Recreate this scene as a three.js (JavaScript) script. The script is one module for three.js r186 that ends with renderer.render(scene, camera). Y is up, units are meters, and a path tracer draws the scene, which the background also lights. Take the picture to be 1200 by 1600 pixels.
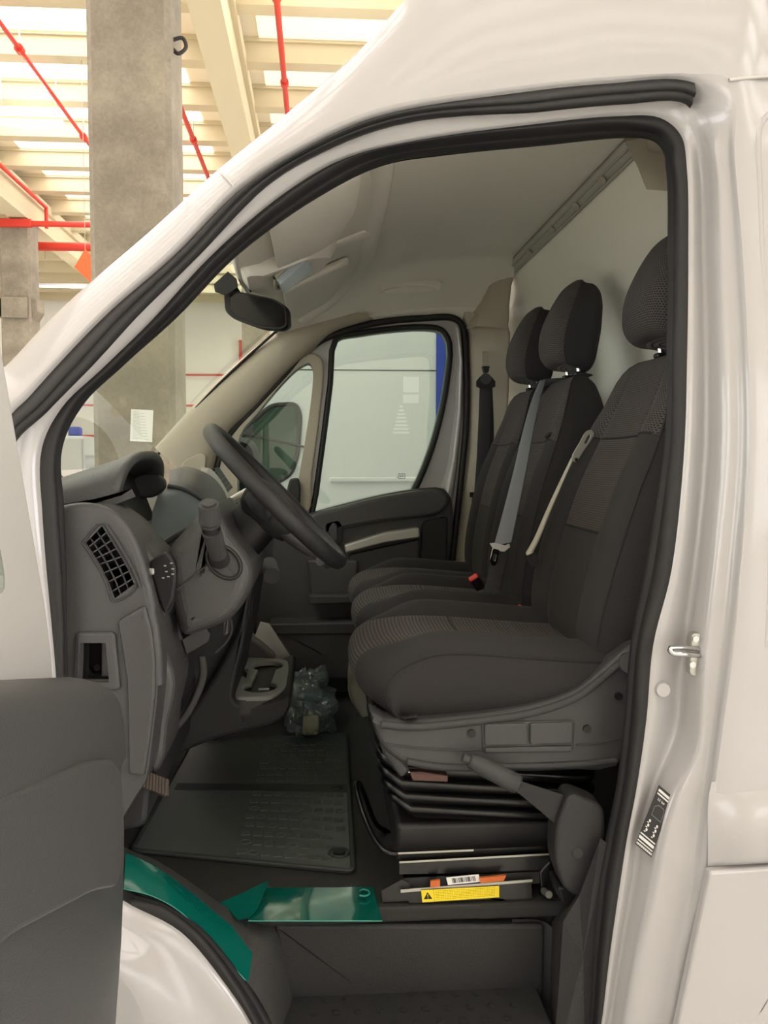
import * as THREE from 'three';
import { RoundedBoxGeometry } from 'three/addons/geometries/RoundedBoxGeometry.js';
import { mergeGeometries } from 'three/addons/utils/BufferGeometryUtils.js';
import { RectAreaLightUniformsLib } from 'three/addons/lights/RectAreaLightUniformsLib.js';

// ---------- camera, light, exposure ----------
const scene = new THREE.Scene();
scene.background = new THREE.Color(0x0b0a09);
const camera = new THREE.PerspectiveCamera(2 * Math.atan(800 / 1380) * 180 / Math.PI, 0.75, 0.05, 120);
camera.position.set(0, 1.47, 1.5);
camera.rotation.set(-Math.atan(80 / 1380), -Math.atan(100 / 1380), 0, 'YXZ');   // a little down and towards the rear of the van
const renderer = new THREE.WebGLRenderer({ antialias: true });
renderer.toneMapping = THREE.LinearToneMapping;
renderer.toneMappingExposure = 0.6;
renderer.shadowMap.enabled = true;
RectAreaLightUniformsLib.init();
const ROOF = 9, SKYLIGHTS = [[-4.85, 4.6, 4.6], [7.6, 4.6, 4.6], [-17.5, 4.6, 4.6], [1.55, 5.2, 1.2]];   // centre, width, strength; far rows out of view, last row a dim infill glow
for (const [x, w, power] of SKYLIGHTS) {
  const l = new THREE.RectAreaLight(0xeff2ff, power, w, 50);
  l.position.set(x, ROOF - 0.06, -12); l.rotation.set(-Math.PI / 2, 0, 0); scene.add(l);
}

// unseen bright panels behind the viewer, placed to light van side and cab
const WALL_LIGHTS = [[-24.5, 3], [-15, 3], [-6.2, 3], [7.6, 2], [16, 2]];   // centre, strength
for (const [x, power] of WALL_LIGHTS) { const l = new THREE.RectAreaLight(0xf0f3ff, power, 7, 4.4); l.position.set(x, 3.0, 13.93); scene.add(l); }
// unseen bright wall bands: left lights the cab, right lights the open door
const BAND = { z: -8, len: 38, y: 3.3, h: 4.6 };
for (const [x, turn, power] of [[-29.93, -1, 8], [21.93, 1, 11]]) { const l = new THREE.RectAreaLight(0xeef1ff, power, BAND.len, BAND.h); l.position.set(x, BAND.y, BAND.z); l.rotation.y = turn * Math.PI / 2; scene.add(l); }

// ---------- small helpers ----------
let seed = 7;
const rnd = () => ((seed = (seed * 1664525 + 1013904223) >>> 0) / 4294967296);
const V = (p) => new THREE.Vector3(p[0], p[1], p[2] || 0);
const lerp = (a, b, t) => a + (b - a) * t;
const sstep = (a, b, x) => { const t = Math.min(1, Math.max(0, (x - a) / (b - a))); return t * t * (3 - 2 * t); };
function interp(tab, x) {                                    // piecewise smooth table lookup
  if (x <= tab[0][0]) return tab[0][1];
  for (let i = 1; i < tab.length; i++) if (x <= tab[i][0]) { const t = (x - tab[i - 1][0]) / (tab[i][0] - tab[i - 1][0]); return lerp(tab[i - 1][1], tab[i][1], t); }
  return tab[tab.length - 1][1];
}
function dense(pts, n, closed = false) {                     // smooth curve through the points, n pieces a segment
  const c = new THREE.CatmullRomCurve3(pts.map(V), closed, 'centripetal');
  const m = (closed ? pts.length : pts.length - 1) * n, out = [];
  for (let i = 0; i < m + (closed ? 0 : 1); i++) { const p = c.getPoint(i / m); out.push([p.x, p.y, p.z]); }
  return out;
}
const dense2 = (pts, n, closed = true) => dense(pts.map((p) => [p[0], p[1], 0]), n, closed).map((p) => [p[0], p[1]]);
function rpoly(pts, r, n = 5) {                              // polygon with rounded corners
  const out = [], N = pts.length;
  for (let i = 0; i < N; i++) {
    const p = pts[i], a = pts[(i + N - 1) % N], b = pts[(i + 1) % N], rr = Array.isArray(r) ? r[i] : r;
    const da = Math.hypot(a[0] - p[0], a[1] - p[1]), db = Math.hypot(b[0] - p[0], b[1] - p[1]);
    const k = Math.min(rr, da * 0.48, db * 0.48);
    const s = [p[0] + (a[0] - p[0]) / da * k, p[1] + (a[1] - p[1]) / da * k], e = [p[0] + (b[0] - p[0]) / db * k, p[1] + (b[1] - p[1]) / db * k];
    for (let j = 0; j <= n; j++) { const t = j / n, u = 1 - t; out.push([u * u * s[0] + 2 * u * t * p[0] + t * t * e[0], u * u * s[1] + 2 * u * t * p[1] + t * t * e[1]]); }
  }
  return out;
}
const shapeOf = (pts) => { const s = new THREE.Shape(); pts.forEach((p, i) => (i ? s.lineTo(p[0], p[1]) : s.moveTo(p[0], p[1]))); s.closePath(); return s; };
function ext(pts, z0, z1, bev = 0, holes = [], seg = 3) {    // outline in x,y pushed from z0 to z1, bevel kept inside the outline
  const s = shapeOf(pts); for (const h of holes) s.holes.push(shapeOf(h));
  const lo = Math.min(z0, z1), d = Math.abs(z1 - z0);
  const g = new THREE.ExtrudeGeometry(s, { depth: d - 2 * bev, bevelEnabled: bev > 0, bevelThickness: bev, bevelSize: bev, bevelOffset: -bev, bevelSegments: seg, curveSegments: 6 });
  g.translate(0, 0, lo + bev); return g;
}
function grid(rows, closeU = false, closeV = false) {        // surface through rows of points; uv in metres
  const R = rows.length, C = rows[0].length, pos = [], uv = [], idx = [];
  const dist = (a, b) => Math.hypot(a[0] - b[0], a[1] - b[1], a[2] - b[2]);
  const vv = [0]; for (let i = 1; i < R; i++) vv.push(vv[i - 1] + dist(rows[i][C >> 1], rows[i - 1][C >> 1]));
  const mid = rows[R >> 1], uu = [0]; for (let j = 1; j < C; j++) uu.push(uu[j - 1] + dist(mid[j], mid[j - 1]));
  for (let i = 0; i < R; i++) for (let j = 0; j < C; j++) { pos.push(...rows[i][j]); uv.push(uu[j], vv[i]); }
  const RR = closeV ? R : R - 1, CC = closeU ? C : C - 1;
  for (let i = 0; i < RR; i++) for (let j = 0; j < CC; j++) {
    const a = i * C + j, b = i * C + (j + 1) % C, c = ((i + 1) % R) * C + (j + 1) % C, d = ((i + 1) % R) * C + j;
    idx.push(a, b, c, a, c, d);
  }
  const g = new THREE.BufferGeometry();
  g.setAttribute('position', new THREE.Float32BufferAttribute(pos, 3)); g.setAttribute('uv', new THREE.Float32BufferAttribute(uv, 2));
  g.setIndex(idx); g.computeVertexNormals(); return g;
}
function loft(loops, cap = true) {                           // closed loops joined, ends closed
  const g = grid(loops, true); if (!cap) return g;
  const parts = [g];
  for (const L of [loops[0], loops[loops.length - 1]]) {
    const c = [0, 1, 2].map((k) => L.reduce((s, p) => s + p[k], 0) / L.length);
    parts.push(grid([L.map(() => c), L], true));
  }
  return merge(parts);
}
const merge = (gs) => mergeGeometries(gs.map((g) => { const h = g.index ? g.toNonIndexed() : g.clone(); for (const k of Object.keys(h.attributes)) if (!['position', 'normal', 'uv'].includes(k)) h.deleteAttribute(k); return h; }));
const tube = (pts, r, seg = 8, n = 6, closed = false) => new THREE.TubeGeometry(new THREE.CatmullRomCurve3(pts.map(V), closed, 'centripetal'), pts.length * n, r, seg, closed);
function rod(a, b, r, seg = 12, r2 = r) {                    // straight round bar from a to b
  const A = V(a), B = V(b), d = B.clone().sub(A), g = new THREE.CylinderGeometry(r2, r, d.length(), seg);
  g.applyQuaternion(new THREE.Quaternion().setFromUnitVectors(new THREE.Vector3(0, 1, 0), d.clone().normalize()));
  g.translate((A.x + B.x) / 2, (A.y + B.y) / 2, (A.z + B.z) / 2); return g;
}
function sweep(profile, path, ref = [0, 0, 1], closed = false) {   // profile (a across, b along ref) carried along a path
  const rows = [], N = path.length, Z = V(ref).normalize();
  for (let i = 0; i < N; i++) {
    const p = V(path[i]), q = V(path[closed ? (i + 1) % N : Math.min(N - 1, i + 1)]), o = V(path[closed ? (i + N - 1) % N : Math.max(0, i - 1)]);
    const T = q.sub(o).normalize(), S = new THREE.Vector3().crossVectors(T, Z).normalize(), B = new THREE.Vector3().crossVectors(S, T).normalize();
    rows.push(profile.map(([a, b]) => [p.x + S.x * a + B.x * b, p.y + S.y * a + B.y * b, p.z + S.z * a + B.z * b]));
  }
  return closed ? grid(rows, true, true) : loft(rows);
}
const oval = (ra, rb, n = 14) => Array.from({ length: n }, (_, i) => [ra * Math.cos(i / n * 2 * Math.PI), rb * Math.sin(i / n * 2 * Math.PI)]);
const rbox = (w, h, d, x, y, z, r = 0.004, seg = 2) => { const g = new RoundedBoxGeometry(w, h, d, seg, Math.min(r, w / 2.01, h / 2.01, d / 2.01)); g.translate(x, y, z); return g; };
const bx = (x0, x1, y0, y1, z0, z1, r = 0) => { const w = Math.abs(x1 - x0), h = Math.abs(y1 - y0), d = Math.abs(z1 - z0); return r ? rbox(w, h, d, (x0 + x1) / 2, (y0 + y1) / 2, (z0 + z1) / 2, r) : new THREE.BoxGeometry(w, h, d).translate((x0 + x1) / 2, (y0 + y1) / 2, (z0 + z1) / 2); };
function slab(quad, t) {                                      // flat plate on 3-D corner points, thickness t behind it
  const P = quad.map(V), n = new THREE.Vector3().crossVectors(P[1].clone().sub(P[0]), P[2].clone().sub(P[0])).normalize().multiplyScalar(t);
  const back = quad.map((p) => [p[0] - n.x, p[1] - n.y, p[2] - n.z]);
  const g = loft([quad, back]), h = g.toNonIndexed ? (g.index ? g.toNonIndexed() : g) : g; h.computeVertexNormals(); return h;
}
const taken = {};
const numbered = (n) => { taken[n] = (taken[n] || 0) + 1; return taken[n] === 1 ? n : n + '_' + String(taken[n] - 1).padStart(3, '0'); };
function thing(name, label, category, group, at) {
  const o = new THREE.Group(); o.name = numbered(name); o.userData = { label, category }; if (group) o.userData.group = group;
  if (at) o.position.set(...at); scene.add(o); return o;
}
function solo(name, geo, mat, label, category, group) {
  const m = new THREE.Mesh(geo, mat); m.name = numbered(name); m.userData = { label, category }; if (group) m.userData.group = group; scene.add(m); return m;
}
function part(parent, name, geo, mat, label) {
  const m = new THREE.Mesh(geo, mat); m.name = name; if (label) m.userData.label = label;
  parent.add(m); return m;
}
function struct(name, geo, mat, label) { const m = geo ? new THREE.Mesh(geo, mat) : new THREE.Group(); m.name = name; m.userData = { kind: 'structure', label }; scene.add(m); return m; }

// ---------- textures and materials ----------
function tex(w, h, fn, rx, ry, srgb = false) {
  const d = new Uint8Array(w * h * 4);
  for (let y = 0; y < h; y++) for (let x = 0; x < w; x++) { const c = fn(x / w, y / h, x, y), i = (y * w + x) * 4; d[i] = c[0]; d[i + 1] = c[1]; d[i + 2] = c[2]; d[i + 3] = 255; }
  const t = new THREE.DataTexture(d, w, h, THREE.RGBAFormat); t.wrapS = t.wrapT = THREE.RepeatWrapping; t.magFilter = THREE.LinearFilter; t.minFilter = THREE.LinearMipmapLinearFilter; t.generateMipmaps = true;
  if (srgb) t.colorSpace = THREE.SRGBColorSpace; t.repeat.set(rx, ry); t.needsUpdate = true; return t;
}
function noiseField(n, cells, s0) {                           // tiling value noise
  let s = s0; const r = () => ((s = (s * 1664525 + 1013904223) >>> 0) / 4294967296);
  const layers = cells.map(([c, a]) => [c, a, Float32Array.from({ length: c * c }, r)]);
  return (u, v) => { let t = 0, w = 0; for (const [c, a, L] of layers) { const x = u * c, y = v * c, i = Math.floor(x), j = Math.floor(y), fx = x - i, fy = y - j, g = (p, q) => L[((q % c + c) % c) * c + ((p % c + c) % c)]; const sx = fx * fx * (3 - 2 * fx), sy = fy * fy * (3 - 2 * fy); t += a * lerp(lerp(g(i, j), g(i + 1, j), sx), lerp(g(i, j + 1), g(i + 1, j + 1), sx), sy); w += a; } return t / w; };
}
const g3 = (v) => [v, v, v];
const grainN = noiseField(256, [[128, 1], [64, 0.6], [32, 0.3]], 11);
const grain = tex(256, 256, (u, v) => g3(255 * grainN(u, v)), 12, 12);              // moulded plastic grain, 8 cm tile
const weaveT = tex(256, 256, (u, v) => { const a = 0.5 + 0.5 * Math.sin((u * 64 + v * 64) * 2 * Math.PI) * Math.sin((u * 64 - v * 64) * 2 * Math.PI); return g3(255 * (0.55 * a + 0.45 * grainN(u, v))); }, 10, 10);
// seat insert: rows of short dashes set brick-wise, dark pits in a brownish weave
const pit = (u, v) => { const row = Math.floor(v * 14), x = u * 10 + (row % 2) * 0.5, fx = Math.abs(x - Math.floor(x) - 0.5), fy = Math.abs(v * 14 - row - 0.5); return sstep(0.42, 0.24, fx) * sstep(0.42, 0.2, fy); };
const insertB = tex(280, 280, (u, v) => g3(255 * (0.75 - 0.6 * pit(u, v) + 0.25 * (grainN(u, v) - 0.5))), 14, 14);
const insertC = tex(280, 280, (u, v) => { const k = (1 - 0.62 * pit(u, v)) * (0.86 + 0.28 * (grainN(u * 2, v * 2) - 0.5)); return [97 * k, 89 * k, 87 * k]; }, 14, 14, true);
const ribB = tex(256, 256, (u, v) => { const w = v * 12 + 0.10 * Math.sin(u * 24 * 2 * Math.PI); return g3(255 * (0.5 + 0.42 * Math.sin(w * 2 * Math.PI) + 0.16 * (grainN(u, v) - 0.5))); }, 10, 10);
const ribC = tex(256, 256, (u, v) => { const w = v * 12 + 0.10 * Math.sin(u * 24 * 2 * Math.PI), k = (0.76 + 0.24 * Math.sin(w * 2 * Math.PI)) * (0.9 + 0.2 * (grainN(u * 2, v * 2) - 0.5)); return [98 * k, 90 * k, 88 * k]; }, 10, 10, true);
const stainN = noiseField(256, [[4, 1], [9, 0.7], [24, 0.4], [80, 0.25]], 23);
const concreteC = tex(512, 512, (u, v) => { const k = 0.80 + 0.32 * (stainN(u, v) - 0.5) + 0.10 * (grainN(u, v) - 0.5); return [174 * k, 163 * k, 142 * k]; }, 0.45, 0.45, true);
const concreteB = tex(256, 256, (u, v) => g3(255 * (0.5 * stainN(u, v) + 0.5 * grainN(u, v))), 0.9, 0.9);
const std = (color, roughness, o = {}) => new THREE.MeshStandardMaterial({ color, roughness, ...o });
const phy = (color, roughness, o = {}) => new THREE.MeshPhysicalMaterial({ color, roughness, ...o });
const M = {
  paint: phy(0xb0adab, 0.34, { clearcoat: 0.8, clearcoatRoughness: 0.08 }),
  paintInner: phy(0xc6c2bb, 0.4, { clearcoat: 0.5, clearcoatRoughness: 0.15 }),
  rubber: std(0x1a1919, 0.62),
  rubberGrey: std(0x2b2a2a, 0.55),
  trayGrey: std(0x8d8f89, 0.5, { bumpMap: grain, bumpScale: 0.0002 }),
  liner: std(0xe4dfd2, 0.92, { bumpMap: grain, bumpScale: 0.0003 }),
  trim: std(0xaba290, 0.6, { bumpMap: grain, bumpScale: 0.0002 }),
  bulk: std(0xece8da, 0.75),
  barGrey: std(0xa8a59a, 0.55),
  dash: std(0x454444, 0.44, { bumpMap: grain, bumpScale: 0.0004 }),
  dashDark: std(0x262626, 0.6, { bumpMap: grain, bumpScale: 0.0004 }),
  black: std(0x0f0f10, 0.5),
  gloss: phy(0x0b0b0c, 0.34, { clearcoat: 0.25, clearcoatRoughness: 0.15 }),
  silver: std(0xb9b7b2, 0.35, { metalness: 0.35 }),
  chrome: std(0xc9c9c9, 0.18, { metalness: 1 }),
  steel: std(0xb5b4ab, 0.35, { metalness: 0.8 }),
  seatPlastic: std(0x3d3d3d, 0.48, { bumpMap: grain, bumpScale: 0.0003 }),
  fabric: phy(0x2b2929, 0.95, { bumpMap: weaveT, bumpScale: 0.0006, sheen: 0.35, sheenRoughness: 0.6, sheenColor: new THREE.Color(0x6a6460) }),
  insert: phy(0xffffff, 0.95, { map: insertC, bumpMap: insertB, bumpScale: 0.0012, sheen: 0.3, sheenRoughness: 0.6, sheenColor: new THREE.Color(0x6a6460) }),
  ribbed: phy(0xffffff, 0.95, { map: ribC, bumpMap: ribB, bumpScale: 0.0012, sheen: 0.3, sheenRoughness: 0.6, sheenColor: new THREE.Color(0x6a6460) }),
  seam: std(0x211f1e, 0.9),
  webbing: std(0x7c7f82, 0.75, { bumpMap: weaveT, bumpScale: 0.0004 }),
  webbingDark: std(0x2b2a2b, 0.75, { bumpMap: weaveT, bumpScale: 0.0004 }),
  red: std(0xd8392b, 0.4),
  floorPlastic: std(0x333331, 0.6, { bumpMap: grain, bumpScale: 0.0006 }),
  stepPlastic: std(0x292929, 0.62, { bumpMap: grain, bumpScale: 0.0009 }),
  mat: std(0x565c59, 0.4, { bumpMap: grain, bumpScale: 0.0003 }),
  matDark: std(0x383c3a, 0.55),
  film: phy(0x0a6e60, 0.12, { clearcoat: 1, clearcoatRoughness: 0.05, transmission: 0.35, thickness: 0 }),
  bag: phy(0xdfe6e6, 0.06, { transmission: 0.88, thickness: 0, specularIntensity: 1 }),
  bagDull: phy(0xd9d8c4, 0.35, { transmission: 0.55, thickness: 0 }),
  glass: phy(0xe2ece5, 0.0, { transmission: 1, thickness: 0, ior: 1.5 }),
  glassSide: phy(0xe2ebe6, 0.0, { transmission: 1, thickness: 0, ior: 1.5 }),
  lensGrey: std(0x6f777a, 0.22),
  lamp: std(0xa3acb3, 0.25),
  paper: std(0xe8e6e0, 0.85),
  yellow: std(0xf1d416, 0.5),
  orange: std(0xd06a2e, 0.6),
  concrete: std(0xffffff, 0.9, { map: concreteC, bumpMap: concreteB, bumpScale: 0.006 }),
  roofPaint: std(0xeadfc2, 0.9),
  roofRib: std(0xcabd9c, 0.9),
  floorHall: std(0xd8d6d0, 0.45),  // floor is out of view; pale so light bounces into the cab
  wallHall: std(0xe6e2d6, 0.9),
  pipeRed: std(0xc8321f, 0.45),
  skylight: std(0xfff6e4, 0.6, { emissive: new THREE.Color(1.0, 0.94, 0.8), emissiveIntensity: 3.0 }),
  roofInfillGlow: std(0xfff4dc, 0.6, { emissive: new THREE.Color(1.0, 0.92, 0.74), emissiveIntensity: 0.75 }),  // weak glow set to brighten the cream roof infill between the ribs
  wallGlow: std(0xfffaf2, 0.6, { emissive: new THREE.Color(1.0, 0.98, 0.94), emissiveIntensity: 2.0 }),
  tubeGlow: std(0xffffff, 0.5, { emissive: new THREE.Color(1, 0.98, 0.93), emissiveIntensity: 4.0 }),
  otherPaint: phy(0xdcdddc, 0.3, { clearcoat: 0.7, clearcoatRoughness: 0.1 }),
  otherGlass: phy(0x42584c, 0.03, { clearcoat: 1, clearcoatRoughness: 0.01, metalness: 0.25 }),
  blue: std(0x2b46b0, 0.5),
};


// ---------- the hall: floor, walls, roof ----------
const HX0 = -30, HX1 = 22, HZ0 = -40, HZ1 = 14;
struct('floor', bx(HX0 - 0.3, HX1 + 0.3, -0.25, 0, HZ0 - 0.3, HZ1 + 0.3), M.floorHall, 'pale grey hall floor, out of view, bouncing light into the cab');
struct('wall_back', bx(HX0, HX1, 0, ROOF, HZ0 - 0.3, HZ0), M.wallHall, 'cream far wall of the hall');
struct('wall_front', bx(HX0, HX1, 0, ROOF, HZ1, HZ1 + 0.3), M.wallHall, 'cream hall wall behind the viewer');
struct('wall_left', bx(HX0 - 0.3, HX0, 0, ROOF, HZ0, HZ1), M.wallHall, 'cream hall wall to the left');
struct('wall_right', bx(HX1, HX1 + 0.3, 0, ROOF, HZ0, HZ1), M.wallHall, 'cream hall wall to the right');
{
  const c = struct('ceiling', null, null, 'cream precast roof with cross ribs and main beams');
  part(c, 'roof_slab', bx(HX0 - 0.3, HX1 + 0.3, ROOF, ROOF + 0.3, HZ0 - 0.3, HZ1 + 0.3), M.roofPaint);
  const ribG = new THREE.BoxGeometry(HX1 - HX0, 0.42, 0.34), ribFoot = new THREE.BoxGeometry(HX1 - HX0, 0.08, 0.46);
  const ribGeo = merge([ribG.translate(0, 0, 0), ribFoot.translate(0, 0.17, 0)]);
  for (let z = HZ0 + 1; z < HZ1; z += 2) { const m = part(c, 'roof_rib', ribGeo, M.roofRib); m.position.set((HX0 + HX1) / 2, ROOF - 0.21, z); }
  for (const x of [-1.6, -7.95, -14.3, -20.6, 4.75, 11.1, 17.4]) part(c, 'main_beam', merge([bx(x - 0.24, x + 0.24, ROOF - 1.1, ROOF - 0.3, HZ0, HZ1), bx(x - 0.32, x + 0.32, ROOF - 0.55, ROOF - 0.3, HZ0, HZ1)]), M.roofRib);
  for (const [x, w, power] of SKYLIGHTS) for (let z = HZ0 + 2; z < HZ1 - 1; z += 2) { if (z < -37 || z > 13) continue; const m = part(c, 'skylight_infill_panel', bx(x - w / 2, x + w / 2, ROOF - 0.03, ROOF - 0.005, z - 0.76, z + 0.76), power > 2 ? M.skylight : M.roofInfillGlow); }
}
WALL_LIGHTS.forEach(([x], i) => struct('unseen_window_' + (i + 1), bx(x - 3.5, x + 3.5, 0.8, 5.2, HZ1 - 0.05, HZ1 - 0.02), M.wallGlow, 'unseen bright panel behind the viewer, placed to light van side and cab'));  // glowing faces of the unseen wall lights
{
  for (const [n, x, label] of [[7, HX0 + 0.035, 'unseen bright band in the left wall, placed to light the cab'], [8, HX1 - 0.035, 'unseen bright band in the right wall, placed to light the open door']]) {  // glowing faces of the unseen bands that light cab and door
    const w = struct('unseen_window_' + n, null, null, label);
    for (let z = BAND.z - BAND.len / 2; z < BAND.z + BAND.len / 2 - 0.1; z += 2) part(w, 'pane', bx(x - 0.015, x + 0.015, BAND.y - BAND.h / 2, BAND.y + BAND.h / 2, z + 0.05, z + 1.95), M.wallGlow);
  }
}
{
  const w = struct('unseen_window_6', null, null, 'unseen bright panes and slats behind the viewer, placed to reflect in the passenger glass');  // unseen; shaped to give the bright reflection in the passenger window
  part(w, 'pane', bx(1.80, 2.14, 2.95, 3.28, HZ1 - 0.05, HZ1 - 0.02), M.wallGlow); part(w, 'pane', bx(1.80, 2.14, 2.72, 2.9, HZ1 - 0.05, HZ1 - 0.02), M.wallGlow);
  for (let i = 0; i < 8; i++) part(w, 'bright_slat', bx(1.72 - i * 0.02, 1.8 + i * 0.02, 2.62 - i * 0.08, 2.66 - i * 0.08, HZ1 - 0.05, HZ1 - 0.02), M.wallGlow);
}
function column(x, z, w, label, corbel) {
  const t = thing('concrete_column', label, 'column', 'precast concrete columns');
  const h = w / 2, c = 0.05;
  const outline = (k) => [[-h + c, -h], [h - c, -h], [h, -h + c], [h, h - c], [h - c, h], [-h + c, h], [-h, h - c], [-h, -h + c]].map(([a, b]) => [a * k, b * k]);
  const g = ext(outline(1), 0, ROOF - 1.1); g.rotateX(-Math.PI / 2); g.translate(x, 0, z); part(t, 'shaft', g, M.concrete);
  if (corbel) for (const s of [-1, 1]) { const k = ext([[0, 0], [0.14, 0.22], [0.14, 0.55], [0, 0.55]], -h * 0.8, h * 0.8, 0.01); if (s < 0) k.scale(-1, 1, 1); k.translate(x + s * h, corbel, z); part(t, 'corbel', k, M.concrete); }
  const cf = ext([[-h * 0.8, 0], [h * 0.8, 0], [h * 0.8, 0.55], [-h * 0.8, 0.55]], 0, 0.14, 0.02); cf.translate(x, corbel || 5.6, z + h); if (corbel) part(t, 'corbel', cf, M.concrete);
  return t;
}
const colNear = column(-1.69, -7.1, 0.74, 'large bare concrete column right in front of the windscreen');
part(colNear, 'lifting_hook', tube([[-1.33, 5.32, -6.95], [-1.24, 5.34, -6.95], [-1.21, 5.26, -6.95], [-1.28, 5.2, -6.95], [-1.33, 5.24, -6.95]], 0.018), M.rubberGrey);
column(-8.15, -23.6, 0.8, 'distant sunlit concrete column with a corbel behind red pipes', 5.3);
column(-1.76, -23.6, 0.74, 'far concrete column seen through the windscreen right of the near column');
column(-14.3, -23.6, 0.8, 'far concrete column out to the left of the corbel column');
// red sprinkler pipes under the roof
const pipes = 'red sprinkler pipes under the roof';
const pipe = (label, segs) => { const t = thing('sprinkler_pipe', label, 'pipe', pipes); for (const [a, b, r] of segs) part(t, 'pipe_run', rod(a, b, r, 10), M.pipeRed); return t; };
{
  const clampsOn = (t, x, y, zs) => { for (const z of zs) { part(t, 'pipe_coupling', rod([x, y, z - 0.07], [x, y, z + 0.07], 0.075, 12), M.pipeRed); part(t, 'hanger_rod', rod([x, y, z], [x, ROOF, z], 0.012, 6), M.steel); } };
  clampsOn(pipe('red sprinkler pipe crossing the brightest roof light at upper left', [[[-4.95, 8.3, -36], [-4.95, 8.3, 10], 0.04]]), -4.95, 8.3, [-14, -18]);
  clampsOn(pipe('red sprinkler pipe just right of the near concrete column', [[[-2.66, 8.3, -36], [-2.66, 8.3, 10], 0.05]]), -2.66, 8.3, [-14.5, -18]);
  clampsOn(pipe('red sprinkler pipe right of the main roof beam', [[[-0.61, 8.3, -36], [-0.61, 8.3, 10], 0.05]]), -0.61, 8.3, [-12, -15]);
  pipe('red sprinkler pipe at far left that drops to the mains', [[[-7.35, 8.3, -23.4], [-7.35, 8.3, 10], 0.05], [[-7.35, 8.3, -23.4], [-7.35, 7.75, -23.4], 0.05]]);
  const t = pipe('upper red mains pipe running across in front of the corbel column', [[[-28, 7.75, -22.95], [18, 7.75, -22.95], 0.075]]);
  for (const x of [-8.1, -5.3, -2.5]) part(t, 'pipe_clamp', bx(x - 0.5, x + 0.5, 7.66, 7.86, -23.05, -22.86, 0.02), M.pipeRed);
  pipe('lower red mains pipe running behind the corbel column', [[[-28, 7.45, -24.2], [18, 7.45, -24.2], 0.12]]);
  const w = thing('wall_pipe_frame', 'thin red pipes and rails on the far hall wall', 'pipe');
  for (const y of [1.2, 2.6, 4.0, 5.4]) part(w, 'rail', rod([-26, y, HZ0 + 0.2], [14, y, HZ0 + 0.2], 0.05, 8), M.pipeRed);
  for (const x of [-11.6, -9.2, -3.6, 2]) part(w, 'riser', rod([x, 0, HZ0 + 0.2], [x, 7, HZ0 + 0.2], 0.09, 8), M.pipeRed);
}
// fluorescent fittings
function tubeLight(x, y, z, len, label) {
  const t = thing('tube_light', label, 'light', 'fluorescent roof lights');
  part(t, 'housing', bx(x - len / 2, x + len / 2, y, y + 0.07, z - 0.07, z + 0.07, 0.01), M.otherPaint);
  part(t, 'tube', rod([x - len / 2 + 0.04, y - 0.02, z], [x + len / 2 - 0.04, y - 0.02, z], 0.03, 10), M.tubeGlow);
  for (const s of [-1, 1]) part(t, 'hanger', rod([x + s * len * 0.4, y + 0.05, z], [x + s * len * 0.4, ROOF, z], 0.008, 6), M.steel);
  const l = new THREE.PointLight(0xfff6e6, 10); l.position.set(x, y - 0.12, z); l.shadow.radius = 6; t.add(l);
}
tubeLight(-5.6, 8.0, -16.5, 1.3, 'white tube light hanging at left beside the near column');
tubeLight(0.15, 8.2, -11.6, 1.2, 'white tube light near the top edge above the van roof');
tubeLight(-7.6, 6.9, -27, 2.2, 'long white tube light in the distance behind the corbel column');
// things standing in the hall, seen through the windscreen
{
  const t = thing('storage_cabinet', 'pale grey storage cabinet far beyond the dashboard', 'cabinet');
  part(t, 'body', bx(-2.95, -2.36, 0.1, 1.72, -8.1, -7.6, 0.01), M.otherPaint); part(t, 'plinth', bx(-2.92, -2.39, 0, 0.1, -8.05, -7.65), M.rubberGrey);
  part(t, 'door', bx(-2.64, -2.38, 0.15, 1.69, -7.6, -7.58, 0.005), M.paintInner); part(t, 'door', bx(-2.93, -2.66, 0.15, 1.69, -7.6, -7.58, 0.005), M.paintInner);
  for (const [a, b] of [[[-2.9, 1.4], [-2.68, 1.15]], [[-2.66, 1.4], [-2.42, 1.15]]]) part(t, 'brace_rod', rod([a[0], a[1], -7.56], [b[0], b[1], -7.56], 0.006, 6), M.rubberGrey);
  solo('blue_cap', rbox(0.12, 0.1, 0.12, -2.5, 1.77, -7.8, 0.03, 3), M.blue, 'small blue item lying on top of the storage cabinet', 'cap');
  solo('white_carton', rbox(0.26, 0.09, 0.3, -2.76, 1.765, -7.85, 0.01), M.paper, 'low white carton on the storage cabinet', 'carton');
  const p = thing('pallet_stack', 'stack of pallets under the black crate', 'pallets');
  for (let i = 0; i < 8; i++) { part(p, 'pallet_deck', bx(-2.33, -1.75, i * 0.16 + 0.1, i * 0.16 + 0.155, -8.7, -8.1), M.roofRib); for (const x of [-2.3, -2.04, -1.8]) part(p, 'pallet_block', bx(x - 0.03, x + 0.03, i * 0.16, i * 0.16 + 0.1, -8.7, -8.1), M.roofRib); }
  const c = thing('plastic_crate', 'black slotted plastic crate beyond the dashboard', 'crate');
  for (const [x0, x1, z0, z1] of [[-2.3, -1.98, -8.16, -8.14], [-2.3, -1.98, -8.6, -8.58], [-2.3, -2.28, -8.6, -8.14], [-2.0, -1.98, -8.6, -8.14]]) {
    for (const y of [1.28, 1.38, 1.5]) part(c, 'crate_rail', bx(x0, x1, y, y + 0.035, z0, z1), M.black);
  }
  for (let x = -2.3; x < -1.97; x += 0.063) part(c, 'crate_bar', bx(x, x + 0.018, 1.28, 1.53, -8.16, -8.14), M.black);
  part(c, 'crate_floor', bx(-2.3, -1.98, 1.28, 1.295, -8.6, -8.14), M.black);
}
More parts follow.
